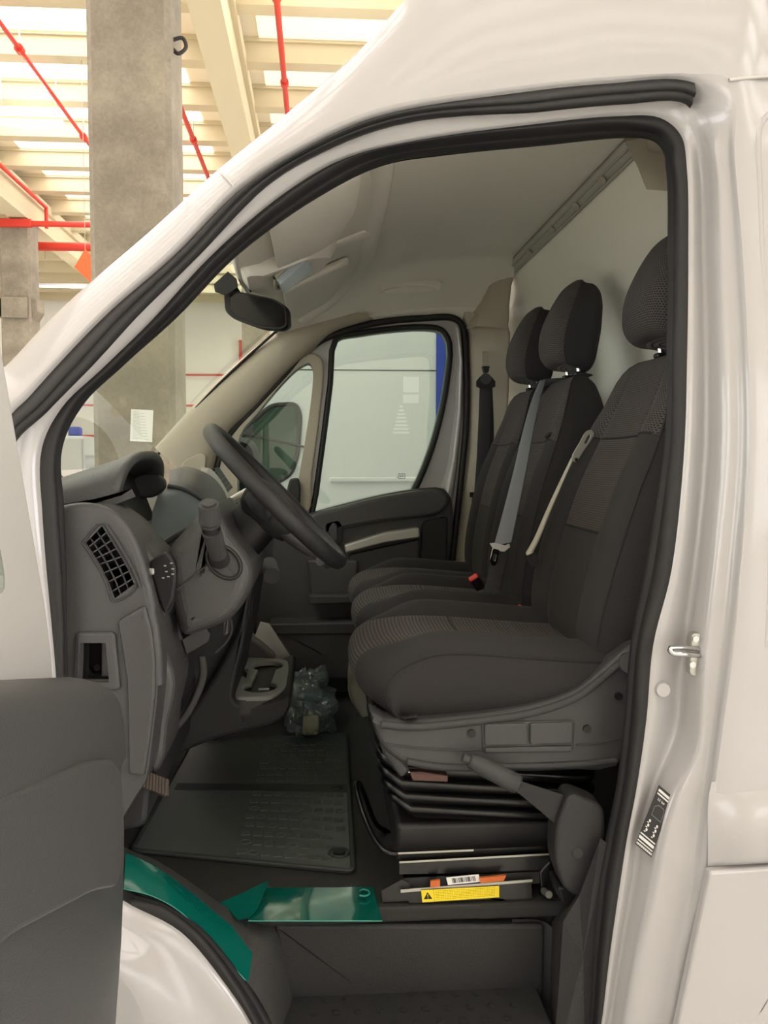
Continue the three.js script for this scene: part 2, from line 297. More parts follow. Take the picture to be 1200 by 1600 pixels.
{
  const g = bx(-0.17, 0.17, -0.24, 0.24, -0.001, 0.001); 
  const cv = document.createElement('canvas'); cv.width = 256; cv.height = 360; const x = cv.getContext('2d'); x.fillStyle = '#e9e8e4'; x.fillRect(0, 0, 256, 360); x.fillStyle = '#a9aaa8';
  for (let i = 0; i < 20; i++) x.fillRect(24, 24 + i * 16, 60 + ((i * 73) % 140), 5);
  const t = new THREE.CanvasTexture(cv); t.colorSpace = THREE.SRGBColorSpace;
  const m = solo('notice_sheet', new THREE.PlaneGeometry(0.2, 0.29), std(0xffffff, 0.8, { map: t, side: THREE.DoubleSide }), 'white printed notice taped to the near concrete column', 'notice');
  m.position.set(-1.62, 1.79, -6.726); m.rotation.z = -0.05;
  const s = thing('hanging_sign', 'small orange diamond sign hanging beside the near column', 'sign');
  const q = ext([[0, 0.33], [0.3, 0], [0.12, -0.3], [-0.2, 0]], -0.01, 0.01, 0.003); q.translate(-4.2, 4.95, -15); part(s, 'panel', q, std(0xd9602a, 0.5));
  part(s, 'wire', rod([-4.2, 5.25, -15], [-4.2, ROOF, -15], 0.006, 6), M.steel);
}


// ---------- the van's body around the driver's doorway ----------
const van = thing('van_body', 'white cargo van seen through its open driver doorway', 'van');
// sections of the doorway rim, each from the inner lip outwards to the skin; they run round the opening from the wheel arch over the windscreen pillar to the rear pillar and the sill
const rim = [
  [[-0.09,0.4608,-0.04],[-0.1265,0.4888,0],[-0.1455,0.4894,0.01],[-0.174,0.4815,0.02],[-0.2189,0.4592,0.05],[-0.2495,0.4344,0.06],[-0.2815,0.4027,0.06],[-0.3263,0.364,0.05]],
  [[-0.1449,0.5522,-0.04],[-0.1699,0.56,0],[-0.1842,0.5554,0.01],[-0.2092,0.5446,0.02],[-0.2498,0.5276,0.05],[-0.28,0.5025,0.06],[-0.3224,0.4715,0.06],[-0.3777,0.4339,0.05]],
  [[-0.2349,0.6579,-0.04],[-0.2454,0.6569,0],[-0.2547,0.6492,0.01],[-0.2726,0.6331,0.02],[-0.2991,0.6129,0.05],[-0.3152,0.5922,0.06],[-0.3525,0.5391,0.06],[-0.4183,0.4915,0.05]],
  [[-0.344,0.7165,-0.04],[-0.3397,0.7149,0],[-0.3399,0.7043,0.01],[-0.3444,0.6852,0.02],[-0.3506,0.659,0.05],[-0.3549,0.6377,0.06],[-0.383,0.5734,0.06],[-0.4697,0.5161,0.05]],
  [[-0.3938,0.7655,-0.04],[-0.3967,0.7641,0],[-0.4028,0.7558,0.01],[-0.4132,0.7389,0.02],[-0.4241,0.7165,0.05],[-0.4339,0.7006,0.06],[-0.4636,0.6531,0.06],[-0.5499,0.6075,0.05]],
  [[-0.4259,0.9148,-0.04],[-0.4361,0.9232,0],[-0.448,0.9229,0.01],[-0.4701,0.9207,0.02],[-0.5014,0.9223,0.05],[-0.5182,0.9224,0.06],[-0.5686,0.9133,0.06],[-0.6431,0.9009,0.05]],
  [[-0.4391,1.1176,-0.04],[-0.4466,1.1271,0],[-0.4623,1.1297,0.01],[-0.486,1.1325,0.02],[-0.5043,1.1398,0.05],[-0.5208,1.1424,0.06],[-0.5625,1.1431,0.06],[-0.6361,1.142,0.05]],
  [[-0.4442,1.3745,-0.05],[-0.4632,1.3724,0],[-0.4735,1.3732,0.01],[-0.4957,1.376,0.02],[-0.5105,1.3822,0.05],[-0.5206,1.3889,0.06],[-0.5596,1.3987,0.05],[-0.65,1.407,0]],
  [[-0.4489,1.492,-0.06],[-0.4647,1.4913,-0.01],[-0.4738,1.4974,0],[-0.499,1.5076,0.01],[-0.5025,1.5263,0.04],[-0.5087,1.536,0.05],[-0.5521,1.5877,0.02],[-0.5654,1.579,-0.06]],
  [[-0.4113,1.5673,-0.07],[-0.4329,1.5598,-0.02],[-0.4403,1.5633,-0.01],[-0.4538,1.5648,0],[-0.4626,1.5771,0.03],[-0.4692,1.5835,0.04],[-0.5084,1.625,0.01],[-0.5211,1.6182,-0.07]],
  [[-0.3506,1.6292,-0.08],[-0.3712,1.6228,-0.03],[-0.3771,1.6282,-0.02],[-0.3912,1.6291,-0.01],[-0.4075,1.6422,0.02],[-0.4127,1.6471,0.03],[-0.4574,1.6837,0],[-0.467,1.6799,-0.08]],
  [[-0.2543,1.719,-0.09],[-0.2913,1.7042,-0.04],[-0.2978,1.709,-0.03],[-0.3158,1.7083,-0.02],[-0.3424,1.7125,0.01],[-0.3481,1.718,0.02],[-0.3972,1.7465,-0.01],[-0.4012,1.7438,-0.09]],
  [[-0.1461,1.8337,-0.1],[-0.186,1.8227,-0.05],[-0.1944,1.8267,-0.04],[-0.2103,1.8124,-0.03],[-0.2385,1.8073,0],[-0.245,1.8142,0.01],[-0.2874,1.8456,-0.02],[-0.2851,1.8492,-0.1]],
  [[0.0022,1.9454,-0.11],[-0.0617,1.9336,-0.06],[-0.0699,1.9401,-0.05],[-0.0955,1.9301,-0.04],[-0.1338,1.9161,-0.01],[-0.1422,1.9233,0],[-0.1693,1.9571,-0.03],[-0.1627,1.9629,-0.11]],
  [[0.1139,2.0061,-0.12],[0.0334,1.9932,-0.07],[0.0244,2.0015,-0.06],[-0.0151,1.9864,-0.05],[-0.0512,1.9766,-0.02],[-0.0582,1.9845,-0.01],[-0.0626,2.0536,-0.05],[-0.048,2.0654,-0.14]],
  [[0.2335,2.0282,-0.12],[0.1586,2.029,-0.07],[0.1531,2.0416,-0.06],[0.1234,2.0447,-0.05],[0.0939,2.0466,-0.02],[0.0901,2.0552,-0.01],[0.0645,2.1682,-0.06],[0.0874,2.1862,-0.16]],
  [[0.4298,2.0502,-0.12],[0.3737,2.0654,-0.07],[0.3689,2.0801,-0.06],[0.3631,2.0826,-0.05],[0.3525,2.0962,-0.02],[0.3501,2.1036,-0.01],[0.2124,2.3122,-0.06],[0.2615,2.3608,-0.16]],
  [[0.5585,2.0638,-0.12],[0.5232,2.0838,-0.07],[0.5174,2.0941,-0.06],[0.5117,2.0977,-0.05],[0.4968,2.1143,-0.02],[0.4934,2.1217,-0.01],[0.4469,2.4008,-0.06],[0.4817,2.449,-0.14]],
  [[0.6127,2.0606,-0.12],[0.6082,2.084,-0.07],[0.6237,2.0972,-0.06],[0.6359,2.1048,-0.045],[0.6308,2.1193,-0.012],[0.6322,2.127,0],[0.6709,2.4044,-0.05],[0.701,2.4578,-0.12]],
  [[0.6333,2.0358,-0.11],[0.6445,2.0501,-0.06],[0.6575,2.0579,-0.05],[0.6693,2.0614,-0.035],[0.6871,2.0808,0],[0.6973,2.1132,0.01],[0.7811,2.4032,-0.04],[0.8232,2.4512,-0.1]],
  [[0.6374,1.988,-0.1],[0.6544,1.9815,-0.05],[0.68,1.9912,-0.061],[0.6845,1.9805,-0.014],[0.7006,1.9849,0],[0.7047,1.9843,0.015],[0.7732,2.0349,0.015],[0.8773,2.0609,0.01]],
  [[0.6373,1.8422,-0.09],[0.6556,1.8311,-0.04],[0.6859,1.8352,-0.056],[0.6912,1.8239,-0.006],[0.7129,1.8216,0.006],[0.7184,1.8173,0.025],[0.7849,1.8184,0.025],[0.8786,1.8211,0.02]],
  [[0.6276,1.6538,-0.06],[0.6463,1.6488,-0.015],[0.6856,1.6515,-0.036],[0.6918,1.6456,0.016],[0.7165,1.6447,0.026],[0.7218,1.6426,0.045],[0.7901,1.6431,0.045],[0.8834,1.6445,0.04]],
  [[0.6219,1.493,-0.05],[0.6397,1.4812,-0.005],[0.6848,1.4757,-0.031],[0.691,1.4755,0.026],[0.7178,1.4809,0.036],[0.7229,1.4862,0.055],[0.7889,1.4862,0.055],[0.8822,1.4863,0.05]],
  [[0.5862,1.2742,-0.045],[0.6217,1.2792,-0.002],[0.6679,1.2698,-0.028],[0.6733,1.2716,0.03],[0.7027,1.2726,0.04],[0.7099,1.2752,0.06],[0.792,1.2744,0.06],[0.8858,1.2728,0.055]],
  [[0.5629,1.1474,-0.04],[0.5888,1.1438,0],[0.6489,1.102,-0.028],[0.6576,1.1159,0.032],[0.6892,1.1288,0.042],[0.6987,1.1387,0.062],[0.7945,1.1427,0.062],[0.8868,1.1408,0.06]],
  [[0.551,1.007,-0.04],[0.5795,1.0181,0],[0.6404,0.991,-0.028],[0.6493,0.9672,0.032],[0.6763,0.9947,0.042],[0.6865,1.034,0.062],[0.7972,1.0428,0.062],[0.8899,1.0403,0.06]],
  [[0.5387,0.8832,-0.04],[0.5642,0.8974,0],[0.5993,0.8875,-0.024],[0.6187,0.8953,0.032],[0.6625,0.8933,0.042],[0.6733,0.9208,0.062],[0.796,0.9283,0.07],[0.8874,0.9259,0.07]],
  [[0.52,0.7825,-0.04],[0.5472,0.7991,0],[0.5733,0.8014,-0.02],[0.5951,0.8115,0.032],[0.6484,0.8028,0.042],[0.6619,0.8225,0.062],[0.7844,0.8355,0.075],[0.8872,0.8323,0.075]],
  [[0.5068,0.7051,-0.04],[0.5368,0.7235,0],[0.5614,0.7148,-0.016],[0.5827,0.7339,0.032],[0.643,0.7344,0.042],[0.6595,0.7452,0.056],[0.7937,0.7502,0.062],[0.8978,0.7466,0.062]],
  [[0.4968,0.5704,-0.04],[0.519,0.5923,0],[0.5385,0.5847,-0.012],[0.5562,0.609,0.032],[0.6132,0.6124,0.042],[0.6362,0.616,0.05],[0.8005,0.6207,0.056],[0.9055,0.6164,0.056]],
  [[0.4891,0.4332,-0.04],[0.5034,0.4588,0],[0.5186,0.4515,-0.01],[0.5353,0.4783,0.032],[0.5904,0.4823,0.042],[0.6124,0.4865,0.05],[0.8042,0.4813,0.056],[0.9099,0.4763,0.056]],
  [[0.4737,0.3234,-0.04],[0.4816,0.3341,0],[0.4893,0.3262,0.006],[0.5063,0.3165,0.026],[0.548,0.2615,0.042],[0.5689,0.2196,0.05],[0.7306,0.1553,0.056],[0.9209,0.1192,0.056]],
  [[0.3719,0.2858,-0.04],[0.3672,0.2923,0],[0.3682,0.2837,0.006],[0.3681,0.271,0.026],[0.3741,0.2197,0.05],[0.3776,0.193,0.06],[0.3841,0.1106,0.06],[0.3901,0.0321,0.04]],
  [[0.0649,0.3026,-0.04],[0.0587,0.3096,0],[0.0561,0.3014,0.006],[0.0509,0.2893,0.026],[0.0389,0.2403,0.05],[0.0331,0.2147,0.06],[0.0274,0.1346,0.06],[0.0276,0.0574,0.04]],
  [[-0.0483,0.351,-0.04],[-0.0718,0.3638,0],[-0.0847,0.3603,0.01],[-0.1096,0.346,0.02],[-0.151,0.3088,0.05],[-0.1717,0.2843,0.06],[-0.2205,0.2194,0.06],[-0.2762,0.1686,0.05]],
];
{
  const rings = rim[0].map((_, k) => dense(rim.map((s) => s[k]), 6, true));
  const rows = rings[0].map((_, i) => dense(rings.map((r) => r[i]), 4));
  part(van, 'door_jamb', grid(rows.map((r) => r.slice(0, 21)), false, true), M.paint, 'glossy white painted door jamb');
  part(van, 'side_panel', grid(rows.map((r) => r.slice(20)), false, true), M.paint, 'white outer body panel');
  // rubber seal on the inner flange and the weather strip along the drip channel
  const mid = rings[0].map((p, i) => [0, 1, 2].map((k) => lerp(p[k], rings[1][i][k], 0.5) + (k === 2 ? 0.006 : 0)));
  const lip = rings[0].map((p, i) => [0, 1, 2].map((k) => lerp(p[k], rings[1][i][k], 0.5)));
  const sealRows = mid.map((p, i) => { const a = V(rings[0][i]), b = V(rings[1][i]), d = b.clone().sub(a), L = d.length(), out = []; const u = d.clone().normalize(); const nrm = new THREE.Vector3(0, 0, 1).addScaledVector(u, -u.z).normalize();
    for (const [s, h] of [[-0.62, -0.016], [-0.6, -0.002], [-0.48, 0.009], [-0.3, 0.013], [-0.22, 0.008], [-0.14, 0.011], [0.02, 0.018], [0.2, 0.020], [0.34, 0.014], [0.4, 0.002], [0.4, -0.012]]) { const q = a.clone().add(b).multiplyScalar(0.5).addScaledVector(u, s * L).addScaledVector(nrm, h); out.push([q.x, q.y, q.z]); } return out; });
  part(van, 'door_seal', grid(sealRows, true, true), M.rubber, 'black hollow rubber door seal');
  const from = 8 * 6, to = 18 * 6 + 1;
  const stripRows = []; for (let i = from; i <= to; i++) { const a = V(rings[3][i]), b = V(rings[4][i]), u = b.clone().sub(a).normalize(), L = a.distanceTo(b), nrm = new THREE.Vector3(0, 0, 1).addScaledVector(u, -u.z).normalize(); stripRows.push([[-0.04, -0.01], [-0.06, 0.012], [0.05, 0.02], [0.35, 0.022], [0.52, 0.018], [0.58, 0.011], [0.64, 0.018], [0.86, 0.018], [0.98, 0.012], [1.02, 0.0], [0.9, -0.012]].map(([s, h]) => { const q = a.clone().addScaledVector(u, s * L).addScaledVector(nrm, h); return [q.x, q.y, q.z]; })); }
  part(van, 'drip_strip', loft(stripRows), M.rubberGrey, 'dark weather strip along the roof edge');
  // roof above and bonnet ahead, outside of the frame but shading the cab
  const roofRows = []; for (let i = 0; i <= 12; i++) { const t = i / 12, z = lerp(-0.14, -1.71, t), b = 0.12 * Math.sin(Math.PI * t); roofRows.push([[-0.16, 1.97], [-0.02, 2.09], [0.2, 2.24], [0.5, 2.36], [1.2, 2.42], [3.0, 2.42]].map(([x, y]) => [x - b * 0.6, y + b * 0.5, z])); }
  part(van, 'roof_panel', grid(roofRows), M.paint, 'white roof skin');
  // skin over the upper side, from the roof edge down to the side panel
  const bon = []; for (let i = 0; i <= 8; i++) { const z = lerp(0, -1.85, i / 8), b = Math.sin(Math.PI * i / 8); bon.push([[-0.62 - 0.1 * b, 1.3 + 0.03 * b], [-0.95, 1.2 + 0.05 * b], [-1.3, 0.98 + 0.05 * b], [-1.42, 0.6]].map(([x, y]) => [x, y, z])); }
  part(van, 'bonnet', grid(bon), M.paint, 'white bonnet below the windscreen');
  // wheels
  const ty = new THREE.LatheGeometry([[0.0, -0.1], [0.2, -0.1], [0.22, -0.11], [0.31, -0.11], [0.335, -0.09], [0.335, 0.09], [0.31, 0.11], [0.22, 0.11], [0.2, 0.1], [0, 0.1]].map((p) => new THREE.Vector2(p[0], p[1])), 32); ty.rotateX(Math.PI / 2);
  for (const [x, z] of [[-0.78, -0.1], [-0.78, -1.75], [3.2, -0.1], [3.2, -1.75]]) { const m = part(van, 'wheel', ty, M.rubber); m.position.set(x, 0.335, z); }
  part(van, 'cargo_side', merge([bx(0.84, 3.7, 0.35, 2.42, -0.04, 0.05, 0.02), bx(0.93, 3.7, 0.35, 2.42, -1.9, -0.05, 0.02)]), M.paint, 'white cargo body side');
  // pressed panel behind the doorway: step line, lower panel and the rows of clips
  part(van, 'lower_panel', ext(rpoly([[0.6571,0.7735],[0.9118,0.7829],[0.9324,0.1354],[0.5321,0.1614],[0.6064,0.5032],[0.6379,0.672]], 0.006), 0.06, 0.082, 0.006), M.paint, 'white lower side panel below a step');
  part(van, 'panel_lip', grid([[[0.6665,0.921,0.062],[0.7197,0.9293,0.064],[0.798,0.9347,0.066],[0.9124,0.9407,0.066]], [[0.6625,0.901,0.062],[0.7192,0.9077,0.066],[0.7964,0.9138,0.07],[0.9105,0.9197,0.07]], [[0.659,0.8758,0.066],[0.7103,0.8908,0.085],[0.7859,0.8973,0.09],[0.8987,0.9007,0.09]], [[0.6594,0.836,0.067],[0.7088,0.8509,0.09],[0.7848,0.8569,0.094],[0.8974,0.8624,0.094]], [[0.6605,0.7843,0.067],[0.7101,0.7977,0.09],[0.7864,0.8014,0.094],[0.8992,0.8066,0.094]], [[0.663,0.7728,0.062],[0.7204,0.778,0.07],[0.8001,0.7799,0.07],[0.9149,0.7839,0.07]]].map((r) => dense(r, 4))), M.paint);
  for (const p of [[0.6503,0.6705,0.052],[0.6441,0.6363,0.052],[0.6411,0.6169,0.052],[0.6338,0.5804,0.052]]) part(van, 'clip_hole', rod([p[0], p[1], 0.03], [p[0], p[1], 0.0535], 0.005, 10), M.black);
  part(van, 'panel_stiffener', tube([[0.7966,2.0622,0.012],[0.7629,2.057,0.012],[0.7487,2.0396,0.012],[0.7442,2.0019,0.016],[0.7474,1.9267,0.018],[0.7516,1.7964,0.025],[0.7557,1.6432,0.042],[0.7584,1.4916,0.053],[0.7592,1.2744,0.058],[0.7568,1.1539,0.06]], 0.006, 8), M.paint);
  part(van, 'roof_joint', tube([[0.693,2.1132,0.012],[0.7388,2.1189,0.012],[0.8062,2.1252,0.012]], 0.003, 6), M.paintInner);
  part(van, 'pillar_joint', tube([[-0.1663,1.9525,-0.022],[-0.1536,1.9365,0],[-0.1385,1.9194,0.006]], 0.0014, 6), M.paintInner);
  // door striker: plate, two screws and the steel loop
  const sp = ext(rpoly([[0.6445,1.1704],[0.6653,1.1701],[0.6623,1.0929],[0.6415,1.0956]], 0.012), 0.0, 0.02, 0.002); 
  const plate = part(van, 'striker_plate', sp, M.steel, 'steel striker plate');
  for (const p of [[0.6505,1.1606,0.02],[0.6457,1.1156,0.02]]) part(plate, 'screw', rod(p, [p[0], p[1], 0.0245], 0.006, 6), M.chrome);
  part(plate, 'striker_loop', tube([...[[0.6601,1.1424,0.02]], ...[[0.615,1.1507,0.045]], ...[[0.5887,1.1521,0.06],[0.5933,1.1455,0.06],[0.6089,1.143,0.06]], ...[[0.6581,1.1323,0.025]]], 0.0045, 8), M.chrome);
  const plug = part(van, 'body_plug', new THREE.CylinderGeometry(0.012, 0.013, 0.006, 24).rotateX(Math.PI / 2), M.paint, 'round white body plug'); plug.position.set(...[0.6022,1.0664,0.002]);
}
// black information sticker on the jamb
{
  const cv = document.createElement('canvas'); cv.width = 256; cv.height = 640; const x = cv.getContext('2d');
  x.fillStyle = '#1b191a'; x.fillRect(0, 0, 256, 640); x.fillStyle = '#d9d7d2'; x.strokeStyle = '#8f918c'; x.lineWidth = 4;
  x.fillRect(24, 26, 200, 26); x.fillRect(24, 66, 200, 16); x.font = 'bold 34px sans-serif'; x.fillText('2.5  bar', 60, 130);
  x.beginPath(); x.moveTo(60, 200); x.lineTo(110, 165); x.lineTo(200, 165); x.lineTo(215, 220); x.lineTo(215, 290); x.lineTo(60, 290); x.closePath(); x.stroke();
  for (const cx of [70, 190]) { for (let i = 0; i < 3; i++) { x.beginPath(); x.arc(cx, 350 + i * 48, 15, 0, 7); x.fill(); x.fillRect(cx - 30, 370 + i * 48, 26, 10); } }
  x.fillRect(10, 500, 236, 14); x.fillRect(10, 530, 236, 30); x.fillRect(10, 578, 236, 12); for (let i = 0; i < 24; i++) x.fillRect(10 + i * 10, 604, 5 + (i % 3) * 2, 22);
  const t = new THREE.CanvasTexture(cv); t.colorSpace = THREE.SRGBColorSpace; t.anisotropy = 8;
  const q = [[0.5921,0.9011,0.012], [0.6147,0.8817,0.02], [0.5766,0.7755,0.022], [0.5511,0.7961,0.012]];
  const n = 6, rows = []; for (let i = 0; i <= n; i++) { const s = i / n; rows.push([[...q[0].map((v, k) => lerp(v, q[3][k], s))], [...q[1].map((v, k) => lerp(v, q[2][k], s))]].map((p) => [p[0], p[1], p[2] + 0.004])); }
  const g = grid(rows); const uv = g.attributes.uv; for (let i = 0; i <= n; i++) { uv.setXY(i * 2, 0, 1 - i / n); uv.setXY(i * 2 + 1, 1, 1 - i / n); }
  part(van, 'data_sticker', g, std(0xffffff, 0.5, { map: t, side: THREE.DoubleSide }), 'black sticker with white print on the rear jamb');
}

// ---------- inside of the cab ----------
const FL = 0.61;                                             // cab floor height
const headC = [[-0.16, 1.95], [-0.1, 1.985], [0.085, 2.075], [0.2, 2.12], [0.35, 2.155], [0.5, 2.17], [0.7, 2.172]];
const headE = [[-0.16, 1.93], [-0.05, 1.945], [0.05, 1.965], [0.2, 2.005], [0.4, 2.03], [0.52, 2.035], [0.7, 2.03]];
function headY(x, z) { const e = Math.min(-0.1 - z, z + 1.76), t = sstep(0, 0.26, e); return lerp(interp(headE, x) + (z > -0.6 ? 0.05 : 0), interp(headC, x), Math.sqrt(t)); }
{
  const rows = []; for (let i = 0; i <= 44; i++) { const z = lerp(-0.1, -1.76, i / 44), b = 0.05 * Math.sin(Math.PI * i / 44), r = []; for (let j = 0; j <= 30; j++) { const x = lerp(-0.16 - b, 0.69, j / 30); r.push([x, headY(x, z), z]); } rows.push(r); }
  part(van, 'headliner', grid(rows), M.liner, 'grey beige moulded headliner');
  // raised rim around the visor recess
  const ridge = (pts, r) => part(van, 'headliner_rim', sweep(oval(r, 0.012, 12), dense(pts.map(([x, z]) => [x, headY(x, z) + 0.002, z]), 6), [0, 1, 0]), M.liner);
  ridge([[0.12, -0.25], [0.135, -0.5], [0.14, -0.92], [0.135, -1.3], [0.10, -1.5], [0.03, -1.64], [-0.06, -1.7]], 0.03);
  ridge([[0.14, -0.96], [0.05, -0.95], [-0.04, -0.94]], 0.045);
  // sun visors
  const visor = (za, zb, label) => {
    const outline = [[-0.105, za], [0.088, za - 0.01], [0.085, lerp(za, zb, 0.55)], [0.05, zb + 0.04], [0.01, zb], [-0.105, zb]], loops = [];
    const o = rpoly(outline, 0.03);
    for (const [k, dy] of [[0.96, -0.006], [1, -0.014], [1, -0.024], [0.96, -0.032], [0.6, -0.034]]) { const cx = -0.01, cz = (za + zb) / 2; loops.push(o.map(([x, z]) => { const X = cx + (x - cx) * k, Z = cz + (z - cz) * k; return [X, headY(X, Z) + dy, Z]; })); }
    const v = part(van, 'sun_visor', loft(loops), M.liner, label);
    part(v, 'hinge_rod', rod([-0.1, headY(-0.1, za) - 0.012, za + 0.03], [-0.1, headY(-0.1, zb) - 0.012, zb - 0.02], 0.006, 10), M.trim);
  };
  visor(-0.3, -0.80, 'driver sun visor folded up'); visor(-1.10, -1.58, 'passenger sun visor folded up');
  // overhead console with the reading lamp
  const con = part(van, 'overhead_console', loft([[0.01, 0], [0.0, 0.5], [0, 0.9], [-0.02, 1]].map(([k, t]) => rpoly([[-0.2, -0.72], [-0.02, -0.76], [0.06, -0.9], [0.02, -1.03], [-0.14, -1.06], [-0.21, -0.98]], 0.05, 6).map(([x, z]) => { const s = 1 - 0.16 * t * t, X = -0.08 + (x + 0.08) * s, Z = -0.9 + (z + 0.9) * s; return [X, Math.max(headY(X, Z) + 0.012 - 0.05 * t, lerp(headY(X, Z) + 0.012, 1.932, t)), Z]; }))), M.liner, 'overhead console');
  const lq = [[-0.1119,1.935,-0.8],[-0.0366,2.0022,-0.8],[-0.0324,2.0031,-0.96],[-0.1077,1.9416,-0.96]];
  part(con, 'reading_lamp', slab(lq, 0.02), M.lamp, 'grey reading lamp lens');
  part(con, 'lamp_bezel', tube([...lq, lq[0]].map((p) => [p[0], p[1] + 0.002, p[2]]), 0.006, 6, 8), M.trim);
  // grab handle over the passenger door
  const gh = [[0.2108,2.0762,-1.66],[0.2335,2.0899,-1.66],[0.32,2.1023,-1.66],[0.4023,2.099,-1.66],[0.4299,2.0882,-1.66],[0.4024,2.0721,-1.66],[0.3201,2.0642,-1.66],[0.2381,2.0631,-1.66]];
  part(van, 'grab_handle', sweep(oval(0.016, 0.014, 10), dense(gh.slice(0, 5), 5), [0, 0, 1]), M.liner, 'moulded grab handle over the passenger door');
  part(van, 'handle_recess', loft([gh, gh.map((p) => [p[0], p[1] + 0.004, p[2] - 0.01])]), M.liner);
}
// windscreen: bottom and top edge, bulging forward in the middle
const wsTop = (t) => [-0.15 - 0.07 * Math.sin(Math.PI * t), 1.955 + 0.015 * Math.sin(Math.PI * t), lerp(-0.13, -1.74, t)];
const wsBot = (t) => [-0.63 - 0.14 * Math.sin(Math.PI * t), 1.46 - 0.02 * Math.sin(Math.PI * t), lerp(-0.06, -1.79, t)];
{
  const rows = []; for (let i = 0; i <= 24; i++) { const t = i / 24, a = wsBot(t), b = wsTop(t); rows.push(Array.from({ length: 13 }, (_, j) => { const s = j / 12; return [lerp(a[0], b[0], s) - 0.03 * Math.sin(Math.PI * s), lerp(a[1], b[1], s), lerp(a[2], b[2], s)]; })); }
  part(van, 'windscreen', grid(rows), M.glass, 'slightly green windscreen glass');
  part(van, 'screen_edge', sweep(oval(0.005, 0.01, 8), rows[24].map((p) => [p[0] + 0.012, p[1] - 0.004, p[2] + 0.004]), [0, 0, 1]), M.rubber);
  part(van, 'screen_header', sweep(oval(0.012, 0.02, 8), rows.map((r) => [r[12][0] + 0.012, r[12][1] - 0.002, r[12][2]]), [0, 1, 0]), M.liner);
}
